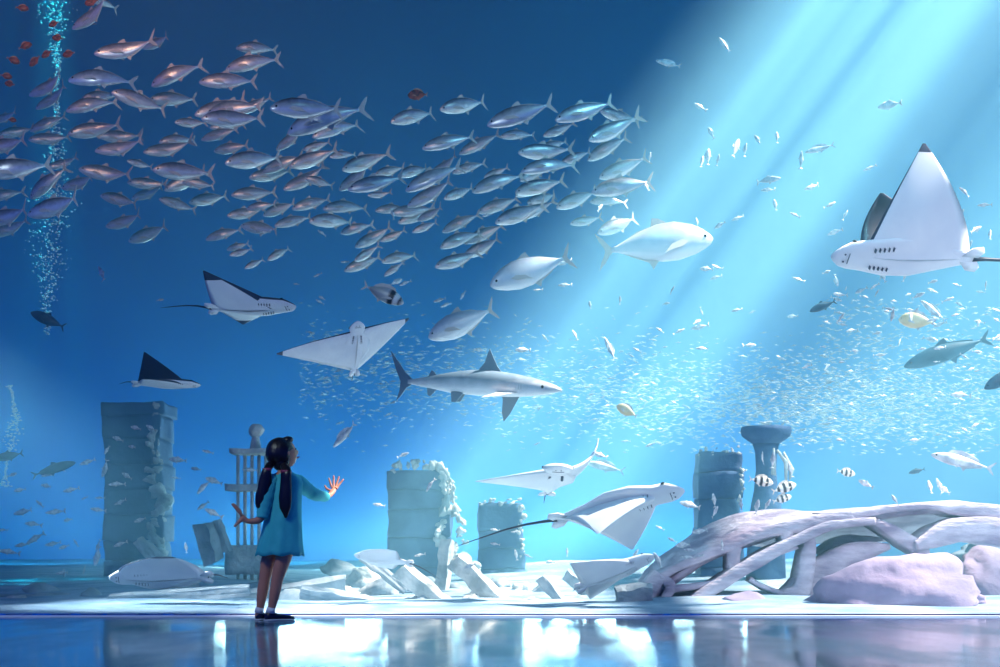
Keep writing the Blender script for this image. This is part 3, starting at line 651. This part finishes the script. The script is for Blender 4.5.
blockwall('ruined_wall', 388, 446, 470, 17.5, .9, [([(392, 469), (420, 464), (442, 468), (446, 484)], .05), ([(446, 484), (442, 512), (440, 540)], .075), ([(450, 480), (456, 510), (466, 545)], .055), ([(440, 540), (466, 562), (480, 596)], .085)], 'blue stone ruin block with white broken cap in the centre', seed=5)
blockwall('ruined_wall', 478, 524, 503, 18.5, .6, [([(480, 503), (520, 501), (524, 520)], .03), ([(520, 520), (522, 560)], .03)], 'faint ruin block behind the head-on ray, right of the centre ruin', seed=8)
blockwall('ruined_pillar', 700, 742, 452, 17.5, .6, [([(700, 452), (738, 450), (744, 462)], .03), ([(743, 465), (741, 500)], .035)], 'square blue pillar left of the stone goblet behind the wreck', seed=9)
# column shrine behind the girl
root = empty('stone_shrine', (0, 0, 0), 'pale fluted stone shrine with round finial behind the girl', 'ruin'); d = 16.0
b = MB()
for px in (238, 245, 252, 259, 266): p = P(px, 0, d); b.tube([(p.x, d, -.05), (p.x, d, P(0, 455, d).z)], .018, 10)
b.build('column_shafts', M['crust'], root)
for (y, wpx, h) in ((452, 20, .05), (488, 24, .07), (560, 24, .3)):
    b = MB(); c = P(252, y, d); grid_block(b, (c.x, d, c.z), wpx * 2 / F * d, .4, h, 4); rough(b, .012, 6, y).build('stone_tier', M['crust'], root)
c = P(256, 431, d); b = MB(); b.ball(c, (.085, .08, .07), 14, 10); b.tube([c + Vector((0, 0, -.05)), c + Vector((0, 0, -.2))], [.04, .07]); rough(b, .02, 9, 4).build('finial', M['crust'], root)
# goblet
root = empty('stone_goblet', (0, 0, 0), 'big dark stone goblet on a stem rising behind the wreck', 'goblet'); d = 17.0; b = MB(); prof = [(427, 3), (427, 24.5), (431, 25.5), (436, 24), (440, 19), (444, 13), (452, 11), (470, 10), (490, 12), (520, 18), (585, 20)]
rings = []
for (y, rp) in prof:
    z = P(0, y, d).z; X = P(766, 0, d).x; rings.append([(X + rp / F * d * math.cos(q), d + rp / F * d * math.sin(q), z) for q in [2 * PI * k / 28 for k in range(28)]])
b.loft(rings[:6]); b.build('bowl', M['ruin'], root)
b = MB(); b.loft(rings[5:]); rough(b, .012, 5, 2).build('stem', M['ruin'], root)
b = MB()
for pts in ([(777, 450), (786, 462), (786, 490)], [(774, 448), (774, 475)], [(784, 452), (792, 470), (790, 480)]):
    b.tube([P(a, c_, d - .3) for a, c_ in pts], [.012, .03, .012][:len(pts)], 6)
rough(b, .012, 9, 3).build('coral_growth', M['crust'], root)

# the wreck: an arched hull of ribs and plates
root = empty('sunken_wreck', (0, 0, 0), 'arched pinkish hull wreck with open ribs on the seabed at right', 'wreck')
def WP(u, v, d): return P(600 + u / 2.5, 470 + v / 2.5, d)
def spline(pts, n=8):
    out = []
    for i in range(len(pts) - 1):
        p0 = Vector(pts[max(i - 1, 0)]); p1 = Vector(pts[i]); p2 = Vector(pts[i + 1]); p3 = Vector(pts[min(i + 2, len(pts) - 1)])
        for k in range(n):
            t = k / n; out.append(.5 * ((2 * p1) + (-p0 + p2) * t + (2 * p0 - 5 * p1 + 4 * p2 - p3) * t * t + (-p0 + 3 * p1 - 3 * p2 + p3) * t ** 3))
    out.append(Vector(pts[-1])); return out
def beam(name, uv, wid, d, thick, seed, mt='wreck', label=None, parent=None, dd=0.0):
    """flat curved rib: path in the wreck's front plane, widths across it, thick going back"""
    n = len(uv); pts = spline([(a, c_, (wid[i] if hasattr(wid, '__len__') else wid)) for i, (a, c_) in enumerate(uv)], 7); rings = []
    for i, p in enumerate(pts):
        q0 = pts[max(i - 1, 0)]; q1 = pts[min(i + 1, len(pts) - 1)]; t = Vector((q1.x - q0.x, q1.y - q0.y)).normalized(); nn = Vector((-t.y, t.x)); h = p.z * .64; de = d + dd * i / (len(pts) - 1)
        ring = []
        for (s_, e) in ((-1, 0), (-.85, -.02), (-.3, -.026), (.3, -.026), (.85, -.02), (1, 0), (1, .6), (.9, 1), (-.9, 1), (-1, .6)):
            yy = de + (e if e < 0 else e * thick); ring.append(WP(p.x + nn.x * h * s_, p.y + nn.y * h * s_, de) + Vector((0, yy - de, 0)))
        rings.append(ring)
    b = MB(); b.loft(rings); rough(b, .014, 4, seed); o = b.build(name, M[mt], parent or root)
    if label: o['label'] = label
    return o
D0 = 12.7
beam('hull_rib', [(90, 372), (118, 310), (152, 262)], [40, 34, 30], D0, .35, 1)
beam('hull_rib', [(150, 268), (240, 222), (330, 186), (440, 148), (545, 132), (640, 118)], [16, 18, 24, 26, 34, 30], D0, .4, 2)
beam('hull_rib', [(190, 368), (260, 312), (335, 262), (410, 220), (480, 182), (560, 146), (620, 132), (690, 128)], [24, 24, 26, 28, 22, 20, 16, 14], D0 - .05, .35, 3)
beam('hull_rib', [(545, 128), (640, 112), (720, 98), (820, 92), (900, 96), (1010, 112)], [34, 22, 16, 16, 30, 34], D0, .4, 4)
beam('hull_rib', [(150, 262), (176, 290), (160, 325), (138, 368)], [18, 20, 18, 18], D0, .25, 5)
beam('cross_brace', [(176, 300), (240, 290), (322, 280)], 14, D0, .2, 6)
beam('cross_brace', [(335, 190), (334, 225), (340, 268)], [30, 24, 36], D0, .3, 7)
beam('cross_brace', [(468, 150), (466, 175), (474, 205)], [34, 24, 36], D0, .3, 8)
beam('cross_brace', [(528, 160), (520, 220), (505, 300), (470, 330)], [18, 30, 36, 50], D0, .35, 9)
beam('cross_brace', [(372, 272), (412, 294), (462, 312)], 11, D0, .15, 10)
beam('cross_brace', [(690, 128), (740, 160), (800, 196), (806, 210)], [16, 26, 30, 26], D0, .35, 11)
beam('cross_brace', [(790, 190), (850, 162), (920, 148), (1015, 158)], [20, 44, 50, 54], D0 - .05, .4, 12)
beam('cross_brace', [(420, 345), (480, 318), (520, 290), (580, 240), (650, 205), (722, 190)], [16, 44, 60, 56, 40, 12], D0 + .1, .3, 13, label='wedge-shaped broken hull plate leaning inside the wreck')
beam('cross_brace', [(545, 208), (610, 178), (705, 172)], [6, 24, 8], D0 + .5, .3, 14)
# hull skin above the ribs, running back
b = MB()
outer = spline([(128, 292), (155, 255), (230, 188), (330, 130), (400, 100), (470, 90), (560, 96), (640, 92), (740, 84), (860, 78), (1015, 80)], 6)
inner = spline([(140, 300), (185, 266), (260, 220), (350, 180), (430, 150), (500, 128), (580, 118), (660, 106), (750, 96), (860, 92), (1015, 104)], 6)
rows = []
for k in range(9):
    t = k / 8; rows.append([WP(i_.x + (o_.x - i_.x) * t, i_.y + (o_.y - i_.y) * math.sin(t * PI / 2), D0 + .02) + Vector((0, 1.3 * (1 - math.cos(t * PI / 2)), 0)) for i_, o_ in zip(inner, outer)])
rows.append([p + Vector((0, 1.6, -.25)) for p in rows[-1]]); n = len(rows[0]); rr = rows + [[p + Vector((0, .05, -.07)) for p in r_] for r_ in rows[::-1]]
vs = [p for r_ in rr for p in r_]; fs = [[i * n + j, i * n + j + 1, ((i + 1) % len(rr)) * n + j + 1, ((i + 1) % len(rr)) * n + j] for i in range(len(rr)) for j in range(n - 1)]
b.add(vs, fs); rough(b, .015, 3, 20).build('hull_skin', M['wreck'], root)
rock('boulder', WP(772, 326, 12.15), (.80, .4, .34), 3, M['pinkrock'], 'largest pinkish boulder under the right end of the wreck', 'boulders by the wreck', 4, .24)
rock('boulder', WP(965, 318, 13.7), (.5, .45, .38), 5, M['pinkrock'], 'shaded mauve boulder in the right bottom corner under the wreck', 'boulders by the wreck', 4, .2)
rock('boulder', WP(350, 358, 12.35), (.24, .25, .2), 7, M['pinkrock'], 'rounded pale boulder under the left half of the wreck ribs', 'boulders by the wreck', 4, .1)
rock('boulder', WP(572, 360, 12.3), (.16, .2, .16), 9, M['pinkrock'], 'small rounded boulder in front of the leaning hull plate', 'boulders by the wreck', 4, .1)
rock('boulder', WP(470, 356, 13.5), (.7, .3, .14), 11, M['rock'], 'low long rock behind the small rounded boulder inside the wreck', 'boulders by the wreck', 4, .2)
rock('boulder', WP(985, 205, 14.6), (.35, .3, .12), 13, M['rock'], 'flat ragged rock wedged under the wreck top at the right edge', 'boulders by the wreck', 4, .35)

# fallen stones on the seabed
def fallen(name, a, c_, d, wpx, label, mt='rock', seed=1, cat='stone', group='fallen stones'):
    p = P(a[0], a[1], d); q = P(c_[0], c_[1], d); v = q - p; Lg = v.length; w_ = wpx / F * d; b = MB()
    grid_block(b, (0, 0, 0), Lg, w_, w_, 6); rough(b, w_ * .22, 1.0 / w_, seed)
    ang = -math.atan2(v.z, v.x); R = Euler((.3, ang, 0)).to_matrix(); mid = (p + q) / 2
    b.map(lambda v_: R @ v_ + mid); return tag(b.build(name, M[mt], smooth=False), label, cat, group)
for i, (a, c_, d, wp, lab) in enumerate([
    ((406, 590), (362, 556), 13.6, 9, 'slanting pale stone bar just left of the centre ruin base'), ((400, 570), (452, 612), 13.0, 15, 'crusted slab sloping right, in front of the centre ruin'),
    ((455, 560), (505, 608), 13.4, 15, 'crusted slab sloping right, right of the centre ruin foot'), ((540, 577), (570, 612), 13.2, 9, 'thin broken beam sloping right, left of the lowest ray'),
    ((566, 574), (592, 596), 13.8, 10, 'short broken stone beam just left of the lowest ray'), ((522, 604), (548, 582), 14.4, 7, 'thin stone bar leaning left against the thin broken beam'),
    ((616, 596), (652, 592), 12.4, 15, 'short flat stone lying against the left foot of the wreck'), ((202, 524), (214, 562), 15.5, 16, 'tilted pale fluted block left of the girl raised hand'),
    ((216, 520), (226, 552), 15.6, 9, 'narrow tilted block leaning on the pale fluted block'), ((138, 540), (158, 560), 15.8, 10, 'white stone at the foot of the dark tower'),
    ((110, 600), (250, 590), 12.8, 10, 'long flat ledge of slabs under the lower left ray'), ((200, 606), (345, 584), 13.4, 16, 'long pale sloping slab behind the girl shoes'),
    ((300, 592), (372, 604), 12.9, 12, 'low crusted slab right of the girl legs'), ((0, 600), (70, 598), 13.5, 9, 'low flat slab in the lower left corner'),
    ((448, 540), (440, 598), 14.4, 12, 'upright crusted stone at the foot of the centre ruin')]):
    fallen('fallen_stone', a, c_, d, wp, lab, 'crust' if i in (1, 2, 9, 14) else 'rock', i + 1)
RK = [(20, 606, 16), (60, 610, 11), (95, 604, 18), (125, 610, 12), (150, 606, 14), (185, 612, 10), (222, 604, 18), (240, 612, 10), (300, 606, 20), (330, 598, 26), (352, 610, 12), (378, 596, 22), (395, 610, 14), (420, 606, 18), (445, 610, 12), (470, 608, 16), (488, 598, 20),
      (510, 610, 12), (530, 606, 14), (556, 612, 9), (580, 606, 16), (600, 610, 12), (622, 612, 9), (340, 570, 14), (365, 582, 16), (430, 588, 16), (455, 592, 14), (520, 592, 12), (500, 585, 12), (270, 590, 22), (180, 590, 14), (40, 595, 16)]
for i, (px, py, rp) in enumerate(RK):
    d = 12.0 + (617 - py) * .09 + rnd.uniform(0, .5); r_ = rp / F * d
    side = 'left of the girl' if px < 245 else 'between girl and centre ruin' if px < 400 else 'between centre ruin and wreck'
    rock('rock', P(px, py, d), (r_ * 1.25, r_, r_ * .75), 30 + i, M['crust'] if i % 3 == 0 else M['rock'], 'pale lumpy rock on the seabed %s' % side, 'seabed rocks %s' % side, 3, .35)

# ------------------------------------------------------------------ the girl
girl = empty('girl', P(272, 621, 10.2), 'girl in a teal dress with black ponytails touching the tank glass', 'person')
def skin_mesh(nodes, edges, root_i, sub=2):
    me = bpy.data.meshes.new('tmp'); me.from_pydata([tuple(n[0]) for n in nodes], edges, [])
    o = bpy.data.objects.new('tmp', me); COL.objects.link(o)
    sk = o.modifiers.new('skin', 'SKIN'); sk.branch_smoothing = .2
    for i, n in enumerate(nodes):
        r_ = n[1] if hasattr(n[1], '__len__') else (n[1], n[1]); me.skin_vertices[0].data[i].radius = r_
        me.skin_vertices[0].data[i].use_root = (i == root_i)
    s_ = o.modifiers.new('sub', 'SUBSURF'); s_.levels = sub; s_.render_levels = sub
    dg = bpy.context.evaluated_depsgraph_get(); dg.update(); ev = o.evaluated_get(dg).to_mesh()
    vs = [v.co.copy() for v in ev.vertices]; fs = [list(p.vertices) for p in ev.polygons]
    o.evaluated_get(dg).to_mesh_clear(); bpy.data.objects.remove(o); return vs, fs
G = P
DG = 10.2
N_ = []; E_ = []
def node(p, r_, par=None):
    N_.append((Vector(p), r_)); 
    if par is not None: E_.append((par, len(N_) - 1))
    return len(N_) - 1
pel = node(G(281, 540, DG), .085)
wst = node(G(283, 515, DG), .072, pel); chs = node(G(285, 492, DG), .08, wst); nb_ = node(G(284, 477, DG), .05, chs); nk = node(G(284, 468, DG), .03, nb_); node(G(283, 458, DG), .032, nk)
# legs: the left one a little behind
for (hip, th, knee, calf, ank, heel, ball_, toe, dz) in (((274, 548), (268, 562), (264.5, 580), (262.5, 592), (260, 609), (258, 616.5), (262, 618), (268, 619), .02), ((288, 548), (282, 562), (277, 580), (275, 592), (271.5, 609), (269, 616.5), (279, 618), (290, 619), -.06)):
    h_ = node(G(*hip, DG + dz), .07, pel); a_ = node(G(*th, DG + dz), .057, h_); k_ = node(G(*knee, DG + dz), .04, a_); c_ = node(G(*calf, DG + dz), .041, k_); an = node(G(*ank, DG + dz), .025, c_)
    he = node(G(*heel, DG + dz), .024, an); bb = node(G(*ball_, DG + dz + .05), .022, he); node(G(*toe, DG + dz + .09), .014, bb)
# right arm reaching forward to the glass
RD = GY
s1 = node(G(298, 482, DG + .04), .042, nb_); e1 = node(G(315, 494, DG + .2), .03, s1); w1 = node(G(329, 496, RD - .09), .019, e1)
pm = node(G(334.5, 491, RD - .045), (.026, .018), w1)
for (dx, dy, base) in ((-3.2, -10.5, -3.0), (0, -13, -1.2), (3.6, -12.2, .8), (6.6, -9, 2.4)):
    k0 = node(G(334.8 + base, 487, RD - .03), .0088, pm); k1 = node(G(334.8 + base + dx * .45, 487 + dy * .42, RD - .018), .0078, k0); node(G(334.8 + base + dx, 487 + dy * .9, RD - .010), .0062, k1)
t0 = node(G(331, 491, RD - .04), .0095, pm); node(G(326.5, 488.5, RD - .025), .0085, t0); node(G(324.5, 485.0, RD - .015), .0068, len(N_) - 1)
# left arm, forearm stretched out behind, hand bent back
s2 = node(G(271, 482, DG - .04), .042, nb_); e2 = node(G(264, 514, DG - .08), .03, s2); f2 = node(G(258, 521, DG - .1), .027, e2); w2 = node(G(248, 521.5, DG - .12), .018, f2)
p2 = node(G(243.5, 518, DG - .12), (.020, .017), w2)
for (tx, ty, o_) in ((231.5, 503.5, -.03), (233.2, 503.0, -.008), (234.8, 504.5, .012), (236.5, 507.5, .03)):
    a0 = node(G(241 + (tx - 234) * .15, 514, DG - .12 + o_ * .7), .0095, p2); a1 = node(G(238.5 + (tx - 234) * .55, 510, DG - .12 + o_), .0085, a0); node(G(tx, ty, DG - .12 + o_), .0065, a1)
t0 = node(G(240.5, 520.5, DG - .14), .0125, p2); t1 = node(G(237.2, 523.5, DG - .15), .011, t0); node(G(234, 527, DG - .15), .0085, t1)
bv, bf_ = skin_mesh(N_, E_, 0)
b = MB(); b.add(bv, bf_)
# head: x forward, z up, face tipped up towards the fish
HC = G(284, 453.5, DG + .01); fwd = Vector((.80, .50, .30)); HB = basis(fwd, (-.25, 0, 1)).to_3x3()
hv = MB(); nu, nv = 28, 22; rings = []
for i in range(1, nv):
    th = PI * i / nv; ring = []
    for k in range(nu):
        q = 2 * PI * k / nu; x, y, z = math.sin(th) * math.cos(q), math.sin(th) * math.sin(q), math.cos(th)
        X, Y, Z = x * .088, y * .072, z * .1
        if z < 0: Y *= 1 + z * .32; X *= 1 + z * .12                     # jaw
        if x > 0:
            g = lambda y0, z0, s_, a_: a_ * math.exp(-((y - y0) ** 2 + (z - z0) ** 2) / s_)
            X += g(0, -.22, .012, .020) + g(0, -.08, .02, .008) + g(0, -.52, .014, .008) + g(0, -.78, .03, .009) - g(.38, .05, .03, .010) - g(-.38, .05, .03, .010) + g(0, .3, .2, .003)
        ring.append((X, Y, Z))
    rings.append(ring)
hv.loft(rings[::-1])
for sg in (-1, 1): hv.ball((-.004, sg * .071, -.005), (.014, .008, .022), 10, 8)
b.add([HB @ v + HC for v in hv.v], hv.f)
def gpart(mb, name, m, smooth=True):
    o = mb.build(name, m, None, smooth); o.parent = girl; o.matrix_parent_inverse = Matrix.Translation(-girl.location); return o
gpart(b, 'body', M['skin'])
def hloc(mb): mb.v = [HB @ v + HC for v in mb.v]; return mb
for sg in (-1, 1):
    e = MB(); e.ball((.076, sg * .028, .004), (.006, .011, .007), 10, 8); gpart(hloc(e), 'eye', M['eye'])
e = MB(); e.tube([(.088, -.018, -.053), (.0935, 0, -.051), (.088, .018, -.053)], .004, 6); gpart(hloc(e), 'lips', M['lips'])
# hair cap, fringe and two ponytails
h = MB(); rings = []
for i in range(1, 22):
    th = PI * i / 22
    ring = []
    for k in range(32):
        q = 2 * PI * k / 32; x, y, z = math.sin(th) * math.cos(q), math.sin(th) * math.sin(q), math.cos(th)
        s_ = 1 + .035 * noise.noise(Vector((x * 3, y * 3, z * 3)))
        X = x * .1 - .022; 
        if z < -.1 and x > 0: X = x * .05 - .022
        ring.append((X * s_, y * .084 * s_, z * .105 * s_ + .010))
    rings.append(ring)
h.loft(rings[::-1]); h.ball((-.065, 0, .01), (.06, .07, .075), 16, 12)
h.ball((-.05, 0, -.05), (.05, .062, .06), 14, 10); h.ball((.045, 0, .075), (.045, .062, .03), 14, 10)
gpart(hloc(h), 'hair', M['hair'])
for pts, rad, dd in (([(272, 463), (267, 470), (265.5, 482), (262, 496), (261.5, 506), (264, 514)], [.022, .03, .04, .042, .034, .006], -.10), ([(283, 464), (286, 472), (286, 484), (285, 497), (285, 508), (286, 518)], [.022, .036, .044, .046, .036, .006], -.12)):
    pts3 = spline([G(a, c_, DG + dd * (0.4 if i == 0 else 1)) for i, (a, c_) in enumerate(pts)], 5); rr_ = []
    for i in range(len(pts3)):
        t = i / (len(pts3) - 1) * (len(rad) - 1); k = min(int(t), len(rad) - 2); rr_.append(rad[k] + (rad[k + 1] - rad[k]) * (t - k))
    b = MB(); b.tube(pts3, rr_, 16, flat=.65)
    c0 = pts3[0]
    b.v = [v + Vector((noise.noise(Vector((v.x * 40, v.y * 40, v.z * 6))) * .008, 0, 0)) for v in b.v]
    gpart(b, 'ponytail', M['hair'])
    t_ = MB(); cc = G(*pts[1], DG + dd); t_.tube([cc + Vector((0, 0, .012)), cc + Vector((0, 0, -.004))], [rad[1] * 1.02, rad[1] * 1.02], 14, flat=.7); gpart(t_, 'hair_tie', M['tie'])
# dress: flared, with folds to the hem
rows = [(471.5, 279, 291, .04), (474, 274, 296, .055), (477, 269.5, 301, .07), (483, 268.5, 303, .085), (492, 268.5, 302, .092), (505, 267, 301.5, .098), (518, 265, 301.5, .105), (530, 262, 302, .115), (542, 259, 302.5, .125), (551, 256.5, 303.5, .135), (555.5, 255.5, 304, .138)]
b = MB(); rings = []; NR = 64
for i, (y, x0, x1, dp) in enumerate(rows):
    a = (i / (len(rows) - 1)) ** 2; ring = []
    for k in range(NR):
        q = 2 * PI * k / NR; f = 1 + a * (.055 * math.sin(q * 8 + .6) + .03 * math.sin(q * 13 + 2)); ca, sa = math.cos(q), math.sin(q)
        wx = (x1 - x0) / 2 / F * DG; c = G((x0 + x1) / 2, y, DG)
        ring.append(c + Vector((wx * ca * (1 + (f - 1) * .35), dp * sa * f, -.006 * a * math.sin(q * 8))))
    rings.append(ring)
inner_ = [[(p + (G((rows[i][1] + rows[i][2]) / 2, rows[i][0], DG) - p) * .035) for p in r_] for i, r_ in enumerate(rings)]
allr = rings + inner_[::-1]; b.loft(allr, cap=False)
n = NR; Lr = len(allr) - 1
for j in range(n): b.f.append([Lr * n + j, Lr * n + (j + 1) % n, (j + 1) % n, j]); b.m.append(0)
gpart(b, 'dress', M['dress'])
def sleeve(pts, rad):
    p3 = spline(pts, 5); rr_ = []
    for i in range(len(p3)):
        t = i / (len(p3) - 1) * (len(rad) - 1); k = min(int(t), len(rad) - 2); rr_.append((rad[k] + (rad[k + 1] - rad[k]) * (t - k)) * (1 + .05 * math.sin(i * 2.1)))
    b = MB(); b.tube(p3, rr_, 16); gpart(b, 'sleeve', M['dress'])
sleeve([G(294, 480, DG + .03), G(299, 483, DG + .05), G(308, 490, DG + .13), G(315, 494.5, DG + .2), G(326, 496.8, RD - .12)], [.045, .054, .046, .043, .033])
sleeve([G(275, 480, DG - .03), G(270, 484, DG - .05), G(266, 498, DG - .07), G(263.5, 511, DG - .085), G(262.5, 518.5, DG - .095)], [.045, .054, .052, .045, .038])
# shoes and socks
for (hx, tx, dz) in ((259, 273, .02), (269, 293, -.06)):
    d_ = DG + dz; heel = Vector(((hx - 500) / F * d_, d_, 0)); toe = Vector(((tx - 500) / F * (d_ + .1), d_ + .1, 0)); v = toe - heel; Lg = v.length; x_ = v.normalized(); y_ = Vector((0, 0, 1)).cross(x_)
    def shoe(prof, z0, m, nm, sc=1.0):
        b = MB(); rings = []
        for (t, w_, h_) in prof:
            ring = []
            for k in range(16):
                q = 2 * PI * k / 16; zz = math.sin(q); zz = max(zz, -.55) if nm == 'shoe' else max(min(zz, .5), -.5)
                ring.append(heel + x_ * (t * Lg) + y_ * (w_ * math.cos(q) * sc) + Vector((0, 0, z0 + h_ * (zz + .55))))
            rings.append(ring)
        b.loft(rings); gpart(b, nm, M[m])
    shoe([(-.16, .012, .018), (-.1, .028, .034), (.1, .033, .036), (.35, .031, .024), (.65, .036, .018), (.85, .034, .016), (1.0, .022, .012), (1.06, .006, .006)], .010, 'shoe', 'shoe')
    shoe([(-.18, .014, .006), (-.1, .03, .010), (.1, .035, .010), (.4, .033, .010), (.7, .038, .010), (.9, .034, .010), (1.08, .01, .006)], .001, 'white', 'shoe_sole')
    b = MB(); px = 259.8 if hx == 259 else 271.2; b.tube([G(px, 607.5, d_), G(px - 1, 613, d_)], [.028, .031], 14); gpart(b, 'sock', M['white'])

# every thing's origin goes to its own base
for o in [o for o in COL.objects if o.parent is None and o.get('kind') != 'structure' and o.type in ('MESH', 'EMPTY') and o.matrix_world.translation.length < 1e-6]:
    ms_ = [o] if o.type == 'MESH' else list(o.children)
    vs = [c.matrix_basis @ v.co for c in ms_ for v in c.data.vertices]
    if not vs or o.get('label') is None: continue
    c = Vector(((min(v.x for v in vs) + max(v.x for v in vs)) / 2, (min(v.y for v in vs) + max(v.y for v in vs)) / 2, min(v.z for v in vs)))
    if o.type == 'MESH': o.data.transform(Matrix.Translation(-c)); o.matrix_world = Matrix.Translation(c)
    else:
        for q in ms_: q.data.transform(Matrix.Translation(-c))
        o.matrix_world = Matrix.Translation(c)
# look-alikes: tell each apart by its place from the left
by = {}
for o in COL.objects:
    if o.parent is None and 'label' in o and o.get('category') in ('fish', 'rock'): by.setdefault(o['label'], []).append(o)
for lab, os_ in by.items():
    if 1 < len(os_) <= len(ORD):
        for k, o in enumerate(sorted(os_, key=lambda o: o.matrix_world.translation.x / max(1, o.matrix_world.translation.y))): o['label'] = lab + ', %s from the left' % ORD[k]
